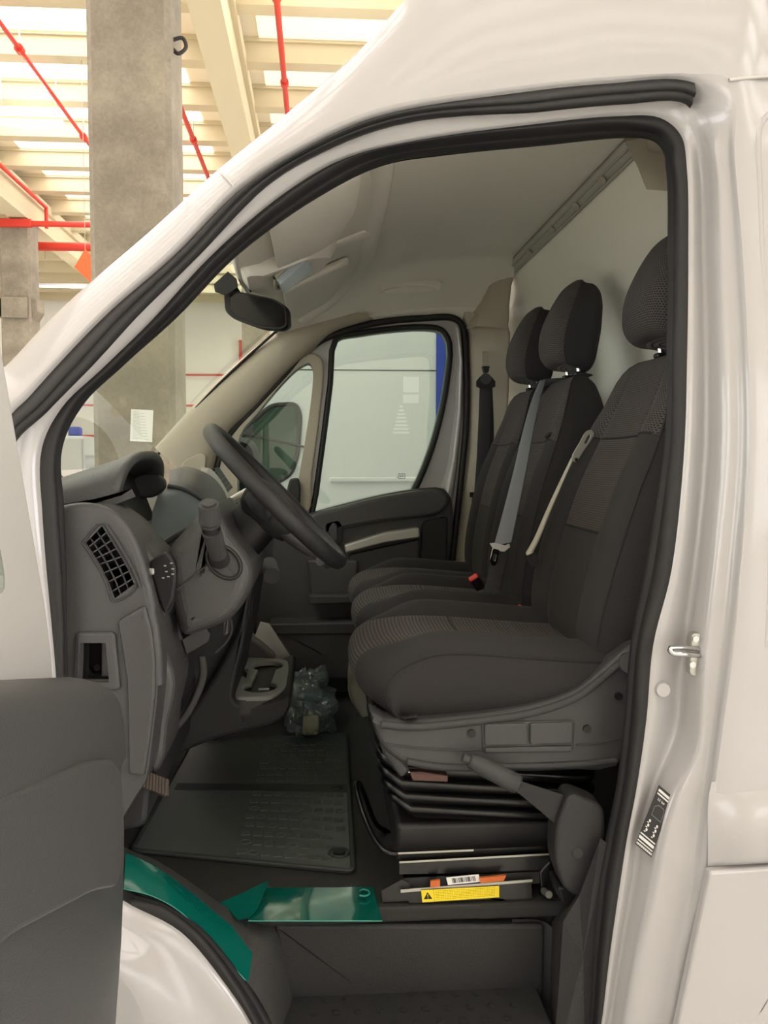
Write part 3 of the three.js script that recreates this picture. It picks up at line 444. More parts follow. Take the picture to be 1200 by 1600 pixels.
// passenger side: pillar trim, door frame, bulkhead
{
  const z = -1.76;
  // windscreen pillar trim
  const out = [[-0.5917,1.5117,-1.76],[-0.4617,1.6553,-1.76],[-0.3224,1.7945,-1.76],[-0.1832,1.9108,-1.76],[-0.109,1.953,-1.76],[-0.0439,1.9814,-1.76],[0.0958,2.0199,-1.76]], inn = [[-0.3987,1.3527,-1.78],[-0.3456,1.5403,-1.78],[-0.2329,1.6574,-1.78],[-0.1153,1.7864,-1.78],[0.0022,1.8921,-1.78],[0.0586,1.9392,-1.78],[0.2023,1.9873,-1.78]];
  const o2 = dense(out, 4), i2 = dense(inn, 4);
  part(van, 'pillar_trim', grid(o2.map((p, k) => dense([[p[0] - 0.012, p[1] + 0.012, p[2] - 0.07], p, [lerp(p[0], i2[k][0], 0.4), lerp(p[1], i2[k][1], 0.4), z + 0.028], [lerp(p[0], i2[k][0], 0.85), lerp(p[1], i2[k][1], 0.85), z + 0.01], [i2[k][0], i2[k][1], z - 0.05]], 3))), M.trim, 'beige windscreen pillar trim');
  const pc = rpoly([[-0.5343,1.3962],[-0.4832,1.4746],[-0.4281,1.4977],[-0.41,1.4885],[-0.4161,1.3543],[-0.5485,1.3547]], 0.01); part(van, 'pillar_pocket', ext(pc, -1.745, -1.728, 0.003), M.trim);
  // seal of the passenger doorway
  part(van, 'passenger_door_seal', sweep(oval(0.012, 0.014, 10), dense([[-0.3998,1.3053,-1.785],[-0.3848,1.3995,-1.785],[-0.3461,1.5404,-1.785],[-0.2331,1.6671,-1.785],[-0.1155,1.7938,-1.785],[-0.0448,1.8783,-1.785],[0.054,1.9329,-1.785],[0.2026,1.9765,-1.785],[0.39,1.9973,-1.785],[0.4951,1.9985,-1.785],[0.5288,1.973,-1.785],[0.5438,1.853,-1.785],[0.5452,1.6038,-1.785],[0.5292,1.4173,-1.785],[0.513,1.2586,-1.785],[0.4944,1.0871,-1.785],[0.4806,0.8903,-1.785]], 5)), M.rubber);
  // side wall below the roof, above the door
  const wallTop = [[-0.0439,1.9814,-1.76],[0.0958,2.0199,-1.76],[0.2011,2.0351,-1.76],[0.3869,2.0467,-1.76],[0.5196,2.0484,-1.76],[0.591,2.0493,-1.76]], wallBot = [[-0.045,1.8826,-1.8],[0.0542,1.9397,-1.8],[0.2035,1.9835,-1.8],[0.3918,2.0044,-1.8],[0.4925,2.0056,-1.8],[0.5408,1.9825,-1.8]];
  part(van, 'door_header_trim', grid([dense(wallTop, 4), dense(wallTop.map((p, k) => p.map((v, q) => lerp(v, wallBot[k][q], 0.6) + (q === 2 ? 0.015 : 0))), 4), dense(wallBot, 4)]), M.liner);
  // rear pillar of the passenger doorway
  const pl = [[0.5246,2.0161,-1.79],[0.5538,1.9458,-1.79],[0.5621,1.7565,-1.79],[0.5586,1.5179,-1.79],[0.5424,1.3739,-1.79],[0.5238,1.2051,-1.79],[0.5003,1.0355,-1.79],[0.4816,0.8404,-1.79]], pr = [[0.6744,1.9802,-1.7],[0.6889,1.9343,-1.7],[0.6857,1.7495,-1.7],[0.6781,1.5168,-1.7],[0.665,1.3763,-1.7],[0.6472,1.2115,-1.7],[0.6341,1.0459,-1.7],[0.6235,0.8555,-1.7]];
  part(van, 'rear_pillar_trim', grid(pl.map((p, k) => dense([[p[0] - 0.005, p[1], p[2] - 0.03], p, [p[0] + 0.02, p[1], p[2] + 0.035], [pr[k][0] - 0.02, pr[k][1], pr[k][2] - 0.005], pr[k], [pr[k][0] + 0.012, pr[k][1], pr[k][2] - 0.05]], 4))), M.trim, 'beige rear pillar trim on the passenger side');
  // upper pillar between roof and door, bending into the roof bar
  const ul = [[0.6401,2.1674,-1.7],[0.6077,2.1167,-1.7],[0.5988,2.048,-1.7],[0.5664,1.9789,-1.7],[0.5526,1.9513,-1.7]], ur = [[0.6994,2.1441,-1.65],[0.686,2.0944,-1.65],[0.6796,2.0289,-1.65],[0.6777,1.9723,-1.65],[0.6734,1.9406,-1.65]];
  part(van, 'upper_pillar_trim', grid(ul.map((p, k) => dense([[p[0] - 0.012, p[1] + 0.004, p[2] - 0.06], p, [p[0] + 0.012, p[1], p[2] + 0.03], [ur[k][0] - 0.008, ur[k][1], ur[k][2] + 0.006], [ur[k][0], ur[k][1], ur[k][2] - 0.01]], 3))), M.trim);
  part(van, 'corner_panel', bx(0.55, 0.72, 1.85, 2.2, -1.86, -1.82, 0.01), M.trim);
  // bulkhead behind the seats
  const rows = []; for (let i = 0; i <= 30; i++) { const zz = lerp(-0.08, -1.79, i / 30), e = sstep(0.0, 0.18, zz + 1.79); rows.push(dense([[0.69, 2.15], [0.715, 2.1], [0.77, 2.02], [0.84, 1.9], [0.885, 1.75], [0.9, 1.5], [0.9, 1.1], [0.88, FL - 0.01]].map(([x, y]) => [lerp(0.70, x, e), y, zz]), 4)); }
  part(van, 'bulkhead', grid(rows), M.bulk, 'pale beige bulkhead behind the seats');
  const rb = (k) => [[0.664, 2.168], [0.668, 2.16], [0.68, 2.146], [0.692, 2.136], [0.7, 2.14], [0.7, 2.175]].map(([x, y]) => [x, y, k]);
  const bar = part(van, 'roof_bar', loft([rb(-0.42), rb(-1.72)]), M.barGrey, 'grey trim bar between roof and bulkhead');
  part(bar, 'bar_ridge', rod([0.674, 2.151, -0.42], [0.674, 2.151, -1.71], 0.003, 8), M.barGrey);
  part(bar, 'bar_ridge', rod([0.69, 2.135, -0.42], [0.69, 2.135, -1.71], 0.004, 8), M.barGrey);
  for (const zz of [-0.62, -0.84, -1.08, -1.36, -1.66]) { const d = new THREE.SphereGeometry(0.012, 14, 8); d.scale(1, 0.25, 1.7); d.rotateZ(-0.85); part(bar, 'clip_cover', d, M.trim).position.set(0.679, 2.142, zz); }
  // driver side: rear pillar lining seen between seat and seal
  part(van, 'near_pillar_trim', grid(dense([[0.6032,2.0687,-0.16],[0.6529,2.0534,-0.16],[0.6693,1.9779,-0.16],[0.6754,1.6656,-0.16],[0.6711,1.4946,-0.16],[0.6349,1.2596,-0.16],[0.6016,1.0467,-0.16],[0.5785,0.895,-0.16],[0.5618,0.7289,-0.16],[0.5442,0.6132,-0.16]], 4).map((p) => [[p[0] - 0.006, p[1], p[2] + 0.075], [p[0] + 0.002, p[1], p[2] + 0.03], [p[0] + 0.03, p[1], p[2] - 0.04], [0.9, p[1], p[2] - 0.06]])), M.trim, 'beige lining of the driver side rear pillar');
  part(van, 'belt_anchor_cover', loft([[[0.6221,2.1183,-0.3],[0.7073,2.141,-0.3],[0.7433,2.0855,-0.3],[0.7446,2.0212,-0.3],[0.6691,2.0247,-0.3],[0.6551,2.0603,-0.3]], [[0.6634,2.1724,-0.42],[0.7401,2.1853,-0.42],[0.7699,2.126,-0.42],[0.771,2.0712,-0.42],[0.7106,2.0767,-0.42],[0.6869,2.124,-0.42]]]), M.trim);
}
// floor, step well, wheel arch box
{
  const fl = [[-0.75, -0.15], [0.9, -0.15], [0.9, -1.8], [-0.75, -1.8]];
  part(van, 'cab_floor', merge([bx(-0.8, 0.9, FL - 0.03, FL, -0.148, -1.82, 0.008), bx(0.30, 0.9, FL - 0.03, FL - 0.001, -0.2, -0.146, 0.008)]), M.floorPlastic, 'dark moulded cab floor');
  const step = ext(rpoly([[-0.0912,0.5847],[0.4352,0.5641],[0.4345,0.1546],[-0.03,0.1809]], 0.01), -0.19, -0.15, 0.008);
  part(van, 'step_riser', step, M.stepPlastic, 'dark grained step riser');
  const tread = part(van, 'step_tread', bx(-0.25, 0.42, 0.40, 0.44, -0.16, -0.02, 0.006), M.stepPlastic);
  for (let r = 0; r < 3; r++) for (let k = 0; k < 12; k++) { const d = new THREE.SphereGeometry(0.008, 8, 5); d.scale(1, 0.35, 1); part(tread, 'tread_stud', d, M.stepPlastic).position.set(-0.12 + k * 0.042 + (r % 2) * 0.02, 0.441, -0.135 + r * 0.04); }
  part(van, 'sill_cover', bx(-0.3, 0.46, 0.3, 0.405, -0.14, 0.0, 0.01), M.stepPlastic);
  part(van, 'step_corner', bx(0.395, 0.58, 0.3, FL - 0.012, -0.26, -0.17, 0.006), M.stepPlastic);
  // right cheek of the step well, rounding into the seal
  const cl = [[0.3719,0.5731,-0.16],[0.4357,0.5654,-0.16],[0.4661,0.542,-0.13],[0.4864,0.4884,-0.09],[0.4995,0.4261,-0.05]], clow = [[0.3744,0.1525,-0.155],[0.4337,0.1491,-0.155],[0.4603,0.1672,-0.13],[0.4715,0.1979,-0.09],[0.4742,0.2291,-0.05]];
  part(van, 'step_cheek', grid([dense(cl, 4), dense(clow, 4)]), M.stepPlastic);
  // sill carpet between floor edge and rear seal, dark
  part(van, 'pillar_base_cover', loft([[[0.5036,0.7874,-0.03],[0.518,0.7774,-0.03],[0.5075,0.6801,-0.03],[0.4974,0.5604,-0.03],[0.4895,0.4397,-0.03],[0.4828,0.318,-0.03],[0.4169,0.3215,-0.03],[0.4292,0.491,-0.03],[0.437,0.6349,-0.03],[0.466,0.6816,-0.03]], [[0.5361,0.7297,-0.16],[0.5555,0.7214,-0.16],[0.5378,0.6134,-0.16],[0.5267,0.4837,-0.16],[0.5155,0.3529,-0.16],[0.5107,0.2208,-0.16],[0.4394,0.2246,-0.16],[0.4477,0.4086,-0.16],[0.4511,0.5648,-0.16],[0.4864,0.6153,-0.16]]]), M.stepPlastic, 'dark cover at the foot of the rear pillar');
  // moulding that follows the wheel arch
  const lo = [[-0.425,0.7803,-0.035],[-0.3928,0.7495,-0.035],[-0.3428,0.7224,-0.035],[-0.2835,0.7018,-0.035],[-0.234,0.6652,-0.035],[-0.1877,0.6109,-0.035],[-0.1444,0.5599,-0.035],[-0.1131,0.5125,-0.035],[-0.0841,0.4519,-0.035],[-0.0392,0.3181,-0.035]], hi = [[-0.4577,0.8226,-0.16],[-0.4233,0.7723,-0.16],[-0.3694,0.7398,-0.16],[-0.3115,0.713,-0.16],[-0.2455,0.6695,-0.155],[-0.1913,0.6301,-0.15],[-0.1254,0.5914,-0.152],[-0.0894,0.5782,-0.16],[-0.0599,0.4739,-0.175],[-0.0177,0.2079,-0.18]];
  const md = lo.map((p, k) => p.map((v, q) => lerp(v, hi[k][q], 0.55) + (q === 1 ? 0.012 : 0)));
  part(van, 'arch_moulding', grid([dense(lo, 5), dense(md, 5), dense(hi, 5)]), M.floorPlastic, 'dark moulding over the wheel arch');
  part(van, 'front_footwall', ext(rpoly([[-0.4631,1.1503],[-0.3088,0.937],[-0.3224,0.7949],[-0.4425,0.7749],[-0.4748,0.8587]], 0.02), -1.8, -0.12, 0.01), M.dashDark);
  // toe board and inner passenger side wall
  part(van, 'toe_board', loft([[[-0.8, 1.2, -0.1], [-0.72, 1.2, -0.1], [-0.56, FL, -0.1], [-0.66, FL, -0.1]], [[-0.8, 1.2, -1.8], [-0.72, 1.2, -1.8], [-0.56, FL, -1.8], [-0.66, FL, -1.8]]]), M.dashDark);
}


// ---------- passenger door, closed ----------
{
  const t = thing('passenger_door', 'closed passenger door with black trim below its window', 'door');
  const Z = -1.80;
  const win = dense2([[0.0613,1.9187],[0.1441,1.9406],[0.2629,1.9583],[0.3919,1.9667],[0.4543,1.9556],[0.4833,1.9086],[0.4743,1.7615],[0.4435,1.6041],[0.4053,1.4796],[0.35,1.3548],[0.2873,1.278],[0.143,1.2498],[-0.0244,1.2434],[-0.0144,1.3509],[0.015,1.565],[0.0394,1.7541]], 3);
  const quarter = dense2([[-0.3007,1.5643],[-0.2344,1.6492],[-0.1397,1.7623],[-0.0783,1.819],[-0.0358,1.8358],[-0.0171,1.8054],[-0.0247,1.683],[-0.0467,1.5411],[-0.0711,1.4035],[-0.0906,1.3034],[-0.1902,1.28],[-0.294,1.2804],[-0.3116,1.3991]], 3);
  const outer = dense2([[-0.4046,1.0427],[-0.3915,1.3756],[-0.3523,1.5407],[-0.2342,1.668],[-0.116,1.7953],[-0.0403,1.8826],[0.059,1.9397],[0.2035,1.9811],[0.3918,2.0021],[0.4925,2.0032],[0.5312,1.9753],[0.5463,1.8523],[0.5477,1.6044],[0.5316,1.417],[0.5154,1.2577],[0.4943,1.0586],[0.4597,0.5428],[-0.3863,0.5599]], 3);
  part(t, 'door_frame', ext(outer, -1.86, -1.80, 0.008, [win, quarter]), M.paint, 'white painted door frame');
  // curved painted rear frame inside the seal
  const fa = [[0.496,1.964,-1.79],[0.511,1.8509,-1.79],[0.5046,1.6611,-1.79],[0.4789,1.47,-1.79],[0.4503,1.3645,-1.79]], fb = [[0.5297,1.9455,-1.79],[0.5376,1.8274,-1.79],[0.5337,1.6373,-1.79],[0.5178,1.446,-1.79],[0.499,1.3018,-1.79]];
  part(t, 'frame_return', grid(fa.map((p, k) => dense([[p[0], p[1], p[2] - 0.02], [lerp(p[0], fb[k][0], 0.3), p[1], p[2] + 0.02], [lerp(p[0], fb[k][0], 0.7), fb[k][1], p[2] + 0.02], [fb[k][0], fb[k][1], p[2] - 0.02]], 3))), M.paint);
  part(t, 'window_seal', sweep(oval(0.011, 0.012, 10), win.map((p) => [p[0], p[1], -1.797]), [0, 0, 1], true), M.rubber, 'black window channel seal');
  const pane = part(t, 'window_glass', ext(win, -1.832, -1.828), M.glassSide, 'lightly tinted window glass');
  const mk = document.createElement('canvas'); mk.width = 128; mk.height = 64; { const x = mk.getContext('2d'); x.clearRect(0, 0, 128, 64); x.strokeStyle = '#5d6660'; x.lineWidth = 5; x.strokeRect(30, 6, 66, 50); x.fillStyle = '#5d6660'; x.fillRect(42, 16, 8, 30); x.fillRect(58, 16, 24, 7); x.fillRect(58, 32, 24, 7); x.fillRect(6, 44, 18, 5); }
  const mt = new THREE.CanvasTexture(mk); mt.colorSpace = THREE.SRGBColorSpace;
  const mp = part(pane, 'glass_mark', new THREE.PlaneGeometry(0.046, 0.023), std(0xffffff, 0.7, { map: mt, transparent: true, alphaTest: 0.3, side: THREE.DoubleSide }), 'small printed safety mark'); mp.position.set(...[0.3085,1.4121,-1.822]);
  part(t, 'quarter_seal', sweep(oval(0.006, 0.01, 8), quarter.map((p) => [p[0], p[1], -1.79]), [0, 0, 1], true), M.rubber);
  part(t, 'quarter_glass', ext(quarter, -1.832, -1.828), M.glassSide, 'fixed front quarter glass');
  // beige surround of the quarter glass
  const qo = dense2([[-0.3817,1.305],[-0.3636,1.47],[-0.3231,1.5593],[-0.2335,1.672],[-0.1392,1.7801],[-0.0732,1.8414],[-0.0261,1.8651],[0.0067,1.8467],[0.0159,1.8],[0.0011,1.6354],[-0.0282,1.4226],[-0.0527,1.2562],[-0.2373,1.2095],[-0.3664,1.2102]], 3);
  part(t, 'quarter_surround', ext(qo, -1.80, -1.775, 0.008, [quarter]), M.trim, 'beige surround of the quarter glass');
  // wing mirror cover inside, low in the quarter glass
  part(t, 'mirror_foot', ext(rpoly([[-0.1196,1.3715],[-0.11,1.4043],[-0.0796,1.409],[-0.0704,1.3714],[-0.0756,1.2818],[-0.1271,1.282]], 0.01), -1.78, -1.74, 0.008), M.dashDark);
  part(t, 'door_mirror', loft([-2.02, -1.98, -1.92, -1.86].map((z, k) => rpoly([[-0.3393,1.5193],[-0.3144,1.5587],[-0.2704,1.5588],[-0.2412,1.5243],[-0.2271,1.4453],[-0.2382,1.2964],[-0.3341,1.2968]], 0.03).map(([x, y]) => { const s = [0.8, 1, 1, 0.85][k]; return [-0.32 + (x + 0.32) * s, 1.44 + (y - 1.44) * s, z]; }))), M.dashDark, 'black wing mirror outside the quarter glass');
  // black trim panel
  const tr = dense2([[-0.1884,1.221],[-0.0286,1.2793],[0.0704,1.3072],[0.2362,1.347],[0.3792,1.368],[0.451,1.3678],[0.4847,1.3368],[0.4946,1.2794],[0.4926,1.1837],[0.4763,1.0637],[0.4537,0.6519],[-0.1926,0.6635]], 3);
  part(t, 'door_panel', ext(tr, -1.80, -1.755, 0.012), M.dash, 'black moulded door panel');
  part(t, 'panel_top', ext(dense2([[-0.0377,1.2694],[0.0697,1.3017],[0.2341,1.3411],[0.3757,1.3619],[0.4469,1.3617],[0.4755,1.3286],[0.4472,1.2814],[0.376,1.2628],[0.2341,1.2469],[0.0929,1.2218],[-0.0008,1.1941],[-0.038,1.2131]], 3), -1.77, -1.715, 0.014), M.dash, 'padded upper rail of the door panel');
  part(t, 'arm_rest', ext(rpoly([[0.0873,1.1634],[0.2319,1.2093],[0.3608,1.2273],[0.3632,1.1897],[0.2319,1.1718],[0.0919,1.1354]], 0.008), -1.76, -1.69, 0.006), M.silver, 'light grey armrest inlay');
  part(t, 'pull_recess', ext(rpoly([[0.3772,1.2455],[0.4725,1.2664],[0.4686,1.0662],[0.3657,1.0671]], 0.02), -1.76, -1.735, 0.008), M.dashDark);
  part(t, 'lower_panel', ext(rpoly([[0.1048,1.1264],[0.3654,1.1815],[0.3634,1.0433],[0.1045,1.022]], 0.012), -1.76, -1.728, 0.008), M.dash);
  const h = part(t, 'inner_handle', ext(rpoly([[0.0179,1.2431],[0.069,1.2568],[0.0828,1.2334],[0.0803,1.1682],[0.0176,1.1546]], 0.012), -1.73, -1.715, 0.003, [rpoly([[0.0295,1.2291],[0.0643,1.2405],[0.0687,1.1776],[0.0269,1.1685]], 0.008)]), M.black, 'black inner door handle');
  part(h, 'handle_lever', ext(rpoly([[0.0318,1.2244],[0.0481,1.2476],[0.0619,1.2382],[0.0641,1.1776],[0.0339,1.1731]], 0.008), -1.725, -1.705, 0.005), M.dash);
  // map pocket
  part(t, 'door_pocket', ext(rpoly([[-0.1851,0.8927],[0.1363,0.8885],[0.1824,0.6816],[-0.1867,0.6883]], 0.015), -1.77, -1.62, 0.015), M.dash, 'black door pocket');
  part(t, 'pocket_rim', ext(rpoly([[-0.1716,0.8953],[0.1346,0.8958],[0.1345,0.8543],[-0.1719,0.8541]], 0.008), -1.66, -1.61, 0.006), M.dash);
  part(t, 'pocket_wall', ext(rpoly([[-0.0471,1.1107],[0.1375,1.1092],[0.128,0.9693],[-0.034,0.9711]], 0.012), -1.76, -1.69, 0.008), M.dash);
  part(t, 'pocket_ledge', ext(rpoly([[-0.0406,0.9882],[0.1318,0.9863],[0.1318,0.9584],[-0.0408,0.9558]], 0.006), -1.74, -1.65, 0.005), M.dash);
}

// ---------- driver's door, swung wide open towards the viewer ----------
{
  const t = thing('driver_door', 'driver door swung open with grey padded inner trim', 'door');
  const side = (pts, x0, x1, bev, holes) => { const g = ext(pts.map(([z, y]) => [-z, y]), x0, x1, bev, holes); g.rotateY(-Math.PI / 2); g.scale(-1, 1, 1); g.rotateY(0); return g; };
  // outline in (z, y); pushed along x
  const plate = (pts, x0, x1, bev = 0, holes = []) => { const g = ext(pts, 0, Math.abs(x1 - x0), bev, holes); const p = g.attributes.position; for (let i = 0; i < p.count; i++) { const a = p.getX(i), b = p.getY(i), c = p.getZ(i); p.setXYZ(i, Math.min(x0, x1) + c, b, a); } g.computeVertexNormals(); return g; };
  const shell = rpoly([[0.26, 0.3], [0.26, 1.2], [0.5, 1.75], [0.74, 2.0], [1.0, 2.08], [1.36, 2.06], [1.4, 0.3]], [0.05, 0.1, 0.2, 0.2, 0.2, 0.1, 0.05]);
  const hole = rpoly([[0.42, 1.3], [0.58, 1.68], [0.78, 1.92], [1.0, 1.99], [1.28, 1.97], [1.3, 1.38]], 0.06);
  part(t, 'door_shell', plate(shell, -0.47, -0.366, 0.012, [hole]), M.paintInner, 'white painted door shell');
  part(t, 'window_glass', plate(hole, -0.425, -0.42), M.glassSide);
  part(t, 'glass_seal', sweep(oval(0.012, 0.02, 8), hole.map(([z, y]) => [-0.42, y, z]), [1, 0, 0], true), M.rubber);
  // inner trim: loft along z from the hinge end towards the camera
  const zs = [0.27, 0.285, 0.32, 0.4, 0.5, 0.62, 0.75, 0.9, 1.05, 1.2, 1.32];
  const secs = zs.map((z) => {
    const top = 1.172 + (z - 0.3) * 0.235, xr = interp([[0.27, -0.30], [0.285, -0.278], [0.32, -0.262], [0.5, -0.248], [0.9, -0.235], [1.32, -0.228]], z), k = interp([[0.27, 0.9], [0.32, 1], [2, 1]], z);
    const drop = z < 0.285 ? 0.02 : 0;
    return dense([[-0.37, top - drop, z], [-0.33, top + 0.006 - drop, z], [xr - 0.03, top - 0.002 - drop, z], [xr - 0.008, top - 0.02 - drop, z], [xr, top - 0.055, z], [xr + 0.002, top - 0.1, z], [xr - 0.004, top - 0.115, z], [xr - 0.002, top - 0.2, z], [xr - 0.008, top - 0.35, z], [xr - 0.02, top - 0.5, z], [xr - 0.03, top - 0.75, z], [-0.37, top - 0.76, z]], 3, true);
  });
  part(t, 'trim_panel', loft(secs), M.dash, 'grey grained plastic door trim');
  // raised armrest panel
  const arm = rpoly([[0.465, 1.105], [0.51, 1.137], [0.6, 1.165], [1.3, 1.33], [1.3, 1.2], [0.84, 1.115], [0.6, 1.03], [0.5, 0.985], [0.47, 1.0]], [0.03, 0.02, 0.02, 0.03, 0.03, 0.03, 0.03, 0.03, 0.03]);
  part(t, 'armrest_panel', plate(arm, -0.255, -0.231, 0.006), M.dash, 'raised armrest section of the door trim');
}

// ---------- another white van parked beyond the passenger window ----------
{
  const t = thing('neighbour_van', 'second white van parked close beyond the passenger window', 'van');
  const Z = -3.1;
  const bodyO = rpoly([[-0.62, 0.35], [-1.3, 0.4], [-1.35, 0.95], [-0.72, 1.32], [-0.28, 1.86], [0.05, 2.2], [0.4, 2.62], [3.6, 2.66], [3.6, 0.35]], 0.08);
  part(t, 'body_side', ext(bodyO, Z - 1.9, Z, 0.05, [], 4), M.otherPaint, 'white van side');
  part(t, 'body_groove', bx(-0.15, 3.5, 1.935, 1.941, Z, Z + 0.002), M.rubberGrey);
  part(t, 'side_crease', bx(0.05, 3.5, 1.36, 1.385, Z, Z + 0.02, 0.008), M.otherPaint);
  part(t, 'blue_stripe', bx(0.605, 0.665, 1.5, 2.64, Z, Z + 0.004), M.blue, 'blue stripe');
  const w = rpoly([[-0.58, 1.40], [-0.42, 1.60], [-0.25, 1.755], [-0.12, 1.762], [-0.10, 1.70], [-0.115, 1.50], [-0.15, 1.40], [-0.26, 1.34], [-0.58, 1.34]], 0.04);
  const win = part(t, 'side_window', ext(w, Z - 0.01, Z + 0.008, 0.004), M.otherGlass, 'dark green side window with reflections');
  part(win, 'window_rim', sweep(oval(0.012, 0.008, 8), w.map((p) => [p[0], p[1], Z + 0.006]), [0, 0, 1], true), M.rubberGrey);
  part(win, 'window_bar', rod([-0.45, 1.62, Z + 0.016], [0.02, 1.52, Z + 0.016], 0.006, 8), M.rubberGrey);
  part(win, 'window_post', bx(-0.38, -0.34, 1.34, 1.66, Z, Z + 0.012, 0.004), M.dash);
  const ty = new THREE.LatheGeometry([[0, -0.1], [0.22, -0.11], [0.31, -0.11], [0.335, -0.09], [0.335, 0.09], [0.31, 0.11], [0.22, 0.11], [0, 0.1]].map((p) => new THREE.Vector2(p[0], p[1])), 28); ty.rotateX(Math.PI / 2);
  for (const x of [-1.3, 2.7]) for (const z of [Z - 0.1, Z - 1.8]) part(t, 'wheel', ty, M.rubber).position.set(x, 0.335, z);
}


// ---------- dashboard ----------
const dash = thing('dashboard', 'dark grey van dashboard with instrument hood and cup holder', 'dashboard');
{
  // bulk running across the cab
  const prof = (z) => { const b = Math.sin(Math.PI * Math.min(1, Math.max(0, (-z) / 1.8))); return dense([[-0.66 - 0.1 * b, 1.35], [-0.5, 1.36], [-0.42, 1.34], [-0.37, 1.28], [-0.345, 1.18], [-0.38, 1.05], [-0.46, 0.95], [-0.62, 0.9], [-0.8, 1.0]].map(([x, y]) => [x, y, z]), 3, true); };
  part(dash, 'dash_body', loft([-0.2, -0.25, -0.5, -0.8, -1.1, -1.4, -1.72, -1.77].map(prof)), M.dash);
  // end panel at the driver's door, with openings for the vent and the tray
  const vent = [[-0.4112,1.3282],[-0.3768,1.3625],[-0.3599,1.3345],[-0.3429,1.3053],[-0.3302,1.2806],[-0.3196,1.2535],[-0.3596,1.2247],[-0.3721,1.2585],[-0.3868,1.29],[-0.3985,1.3091]];
  const tray = rpoly([[-0.4221,1.1601],[-0.3673,1.1593],[-0.3622,1.0776],[-0.4258,1.0788]], 0.006);
  const endO = dense2([[-0.4631,1.3817],[-0.4414,1.3872],[-0.4088,1.3915],[-0.3764,1.3847],[-0.3484,1.3646],[-0.3272,1.3254],[-0.3106,1.2691],[-0.3003,1.224],[-0.29,1.1729],[-0.2863,1.1218],[-0.2872,1.059],[-0.2973,0.979],[-0.3084,0.909],[-0.3256,0.8794],[-0.3756,0.8137],[-0.4641,0.8164],[-0.4647,1.1021]], 3);
  const end = part(dash, 'end_panel', ext(endO, -0.24, -0.06, 0.004, [vent, tray], 3), M.dash, 'grey side panel of the dashboard');
  part(end, 'panel_bottom', ext(endO.map(([x, y]) => [x * 0.99 - 0.004, y * 0.995 + 0.004]), -0.24, -0.12, 0.005, [tray]), M.dashDark);
  part(end, 'panel_edge', sweep(oval(0.012, 0.012, 10), endO.slice(2, 30).map(([x, y]) => [x + (x > -0.3 ? -0.004 : 0), y - 0.006, -0.072])), M.dash);
  // air vent
  const v = part(dash, 'air_vent', ext(vent, -0.13, -0.12), M.black, 'side air vent');
  const path = [...vent, vent[0]].map((p) => [p[0], p[1], -0.058]);
  part(v, 'vent_frame', tube(path, 0.0022, 6, 3), M.dash);
  const L = dense([[-0.4127,1.3276,-0.066],[-0.4,1.3085,-0.066],[-0.3883,1.2893,-0.066],[-0.3736,1.2577,-0.066],[-0.361,1.2237,-0.066]], 4), R = dense([[-0.3783,1.3621,-0.066],[-0.3613,1.334,-0.066],[-0.3442,1.3047,-0.066],[-0.3314,1.2798,-0.066],[-0.3208,1.2526,-0.066]], 4);
  for (const s of [0.33, 0.66]) part(v, 'vent_bar', tube(L.map((p, i) => p.map((q, k) => lerp(q, R[i][k], s))), 0.0016, 6, 2), M.dash);
  for (let i = 1; i < 8; i++) { const k = Math.round(i / 8 * (L.length - 1)); const a = L[k], b = R[k]; part(v, 'vent_slat', slab([a, b, [b[0] + 0.004, b[1] - 0.002, b[2] - 0.03], [a[0] + 0.004, a[1] - 0.002, a[2] - 0.03]], 0.002), M.dash); }
  part(v, 'vent_wheel', tube([[-0.3702,1.3595,-0.055],[-0.3523,1.3316,-0.055],[-0.3353,1.3013,-0.055],[-0.3226,1.2755,-0.055],[-0.3132,1.2508,-0.055]], 0.003, 6, 4), M.dash);
  // open tray with its frame and flap
  const tf = part(dash, 'storage_tray', ext(rpoly([[-0.4245,1.1734],[-0.3571,1.1724],[-0.3491,1.0686],[-0.4299,1.0701]], 0.01), -0.075, -0.052, 0.006, [tray]), M.dash, 'small open storage tray with a grey frame');
  part(tf, 'tray_back', ext(tray, -0.15, -0.14), M.black);
  part(tf, 'tray_flap', ext([[-0.3874,1.1553],[-0.3708,1.1551],[-0.3665,1.0865],[-0.3886,1.0869]], -0.1, -0.08, 0.003), M.dash);
  part(tf, 'tray_lock', rod([-0.4077,1.0925,-0.13], [-0.4052,1.0948,-0.12], 0.006, 12), M.dash);
  // fuse cover
  part(dash, 'fuse_cover', ext(rpoly([[-0.3524,1.1928],[-0.3049,1.2192],[-0.2935,1.1739],[-0.2887,1.1229],[-0.2896,1.0604],[-0.2997,0.9806],[-0.3107,0.9155],[-0.3372,0.9185],[-0.3378,1.0875]], 0.008), -0.09, -0.050, 0.005), M.dash, 'grey fuse box cover');
  // fascia beside the steering column with the switch block
  const fa = dense2([[-0.4221,1.3735],[-0.3807,1.3697],[-0.3454,1.3428],[-0.3161,1.306],[-0.2901,1.2752],[-0.2762,1.2382],[-0.2791,1.2013],[-0.2916,1.1706],[-0.2851,1.1149],[-0.2714,1.0525],[-0.287,0.9779],[-0.304,0.8905],[-0.3713,0.8545],[-0.4027,1.129],[-0.4239,1.2763]], 3);
  part(dash, 'fascia', ext(fa, -0.34, -0.15, 0.016, [], 4), M.dash);
  const sw = part(dash, 'switch_block', ext(rpoly([[-0.3167,1.2818],[-0.2804,1.3076],[-0.2644,1.2814],[-0.2637,1.2505],[-0.2701,1.21],[-0.2868,1.184],[-0.3002,1.2223]], 0.012), -0.16, -0.138, 0.006), M.black, 'black headlamp switch block');
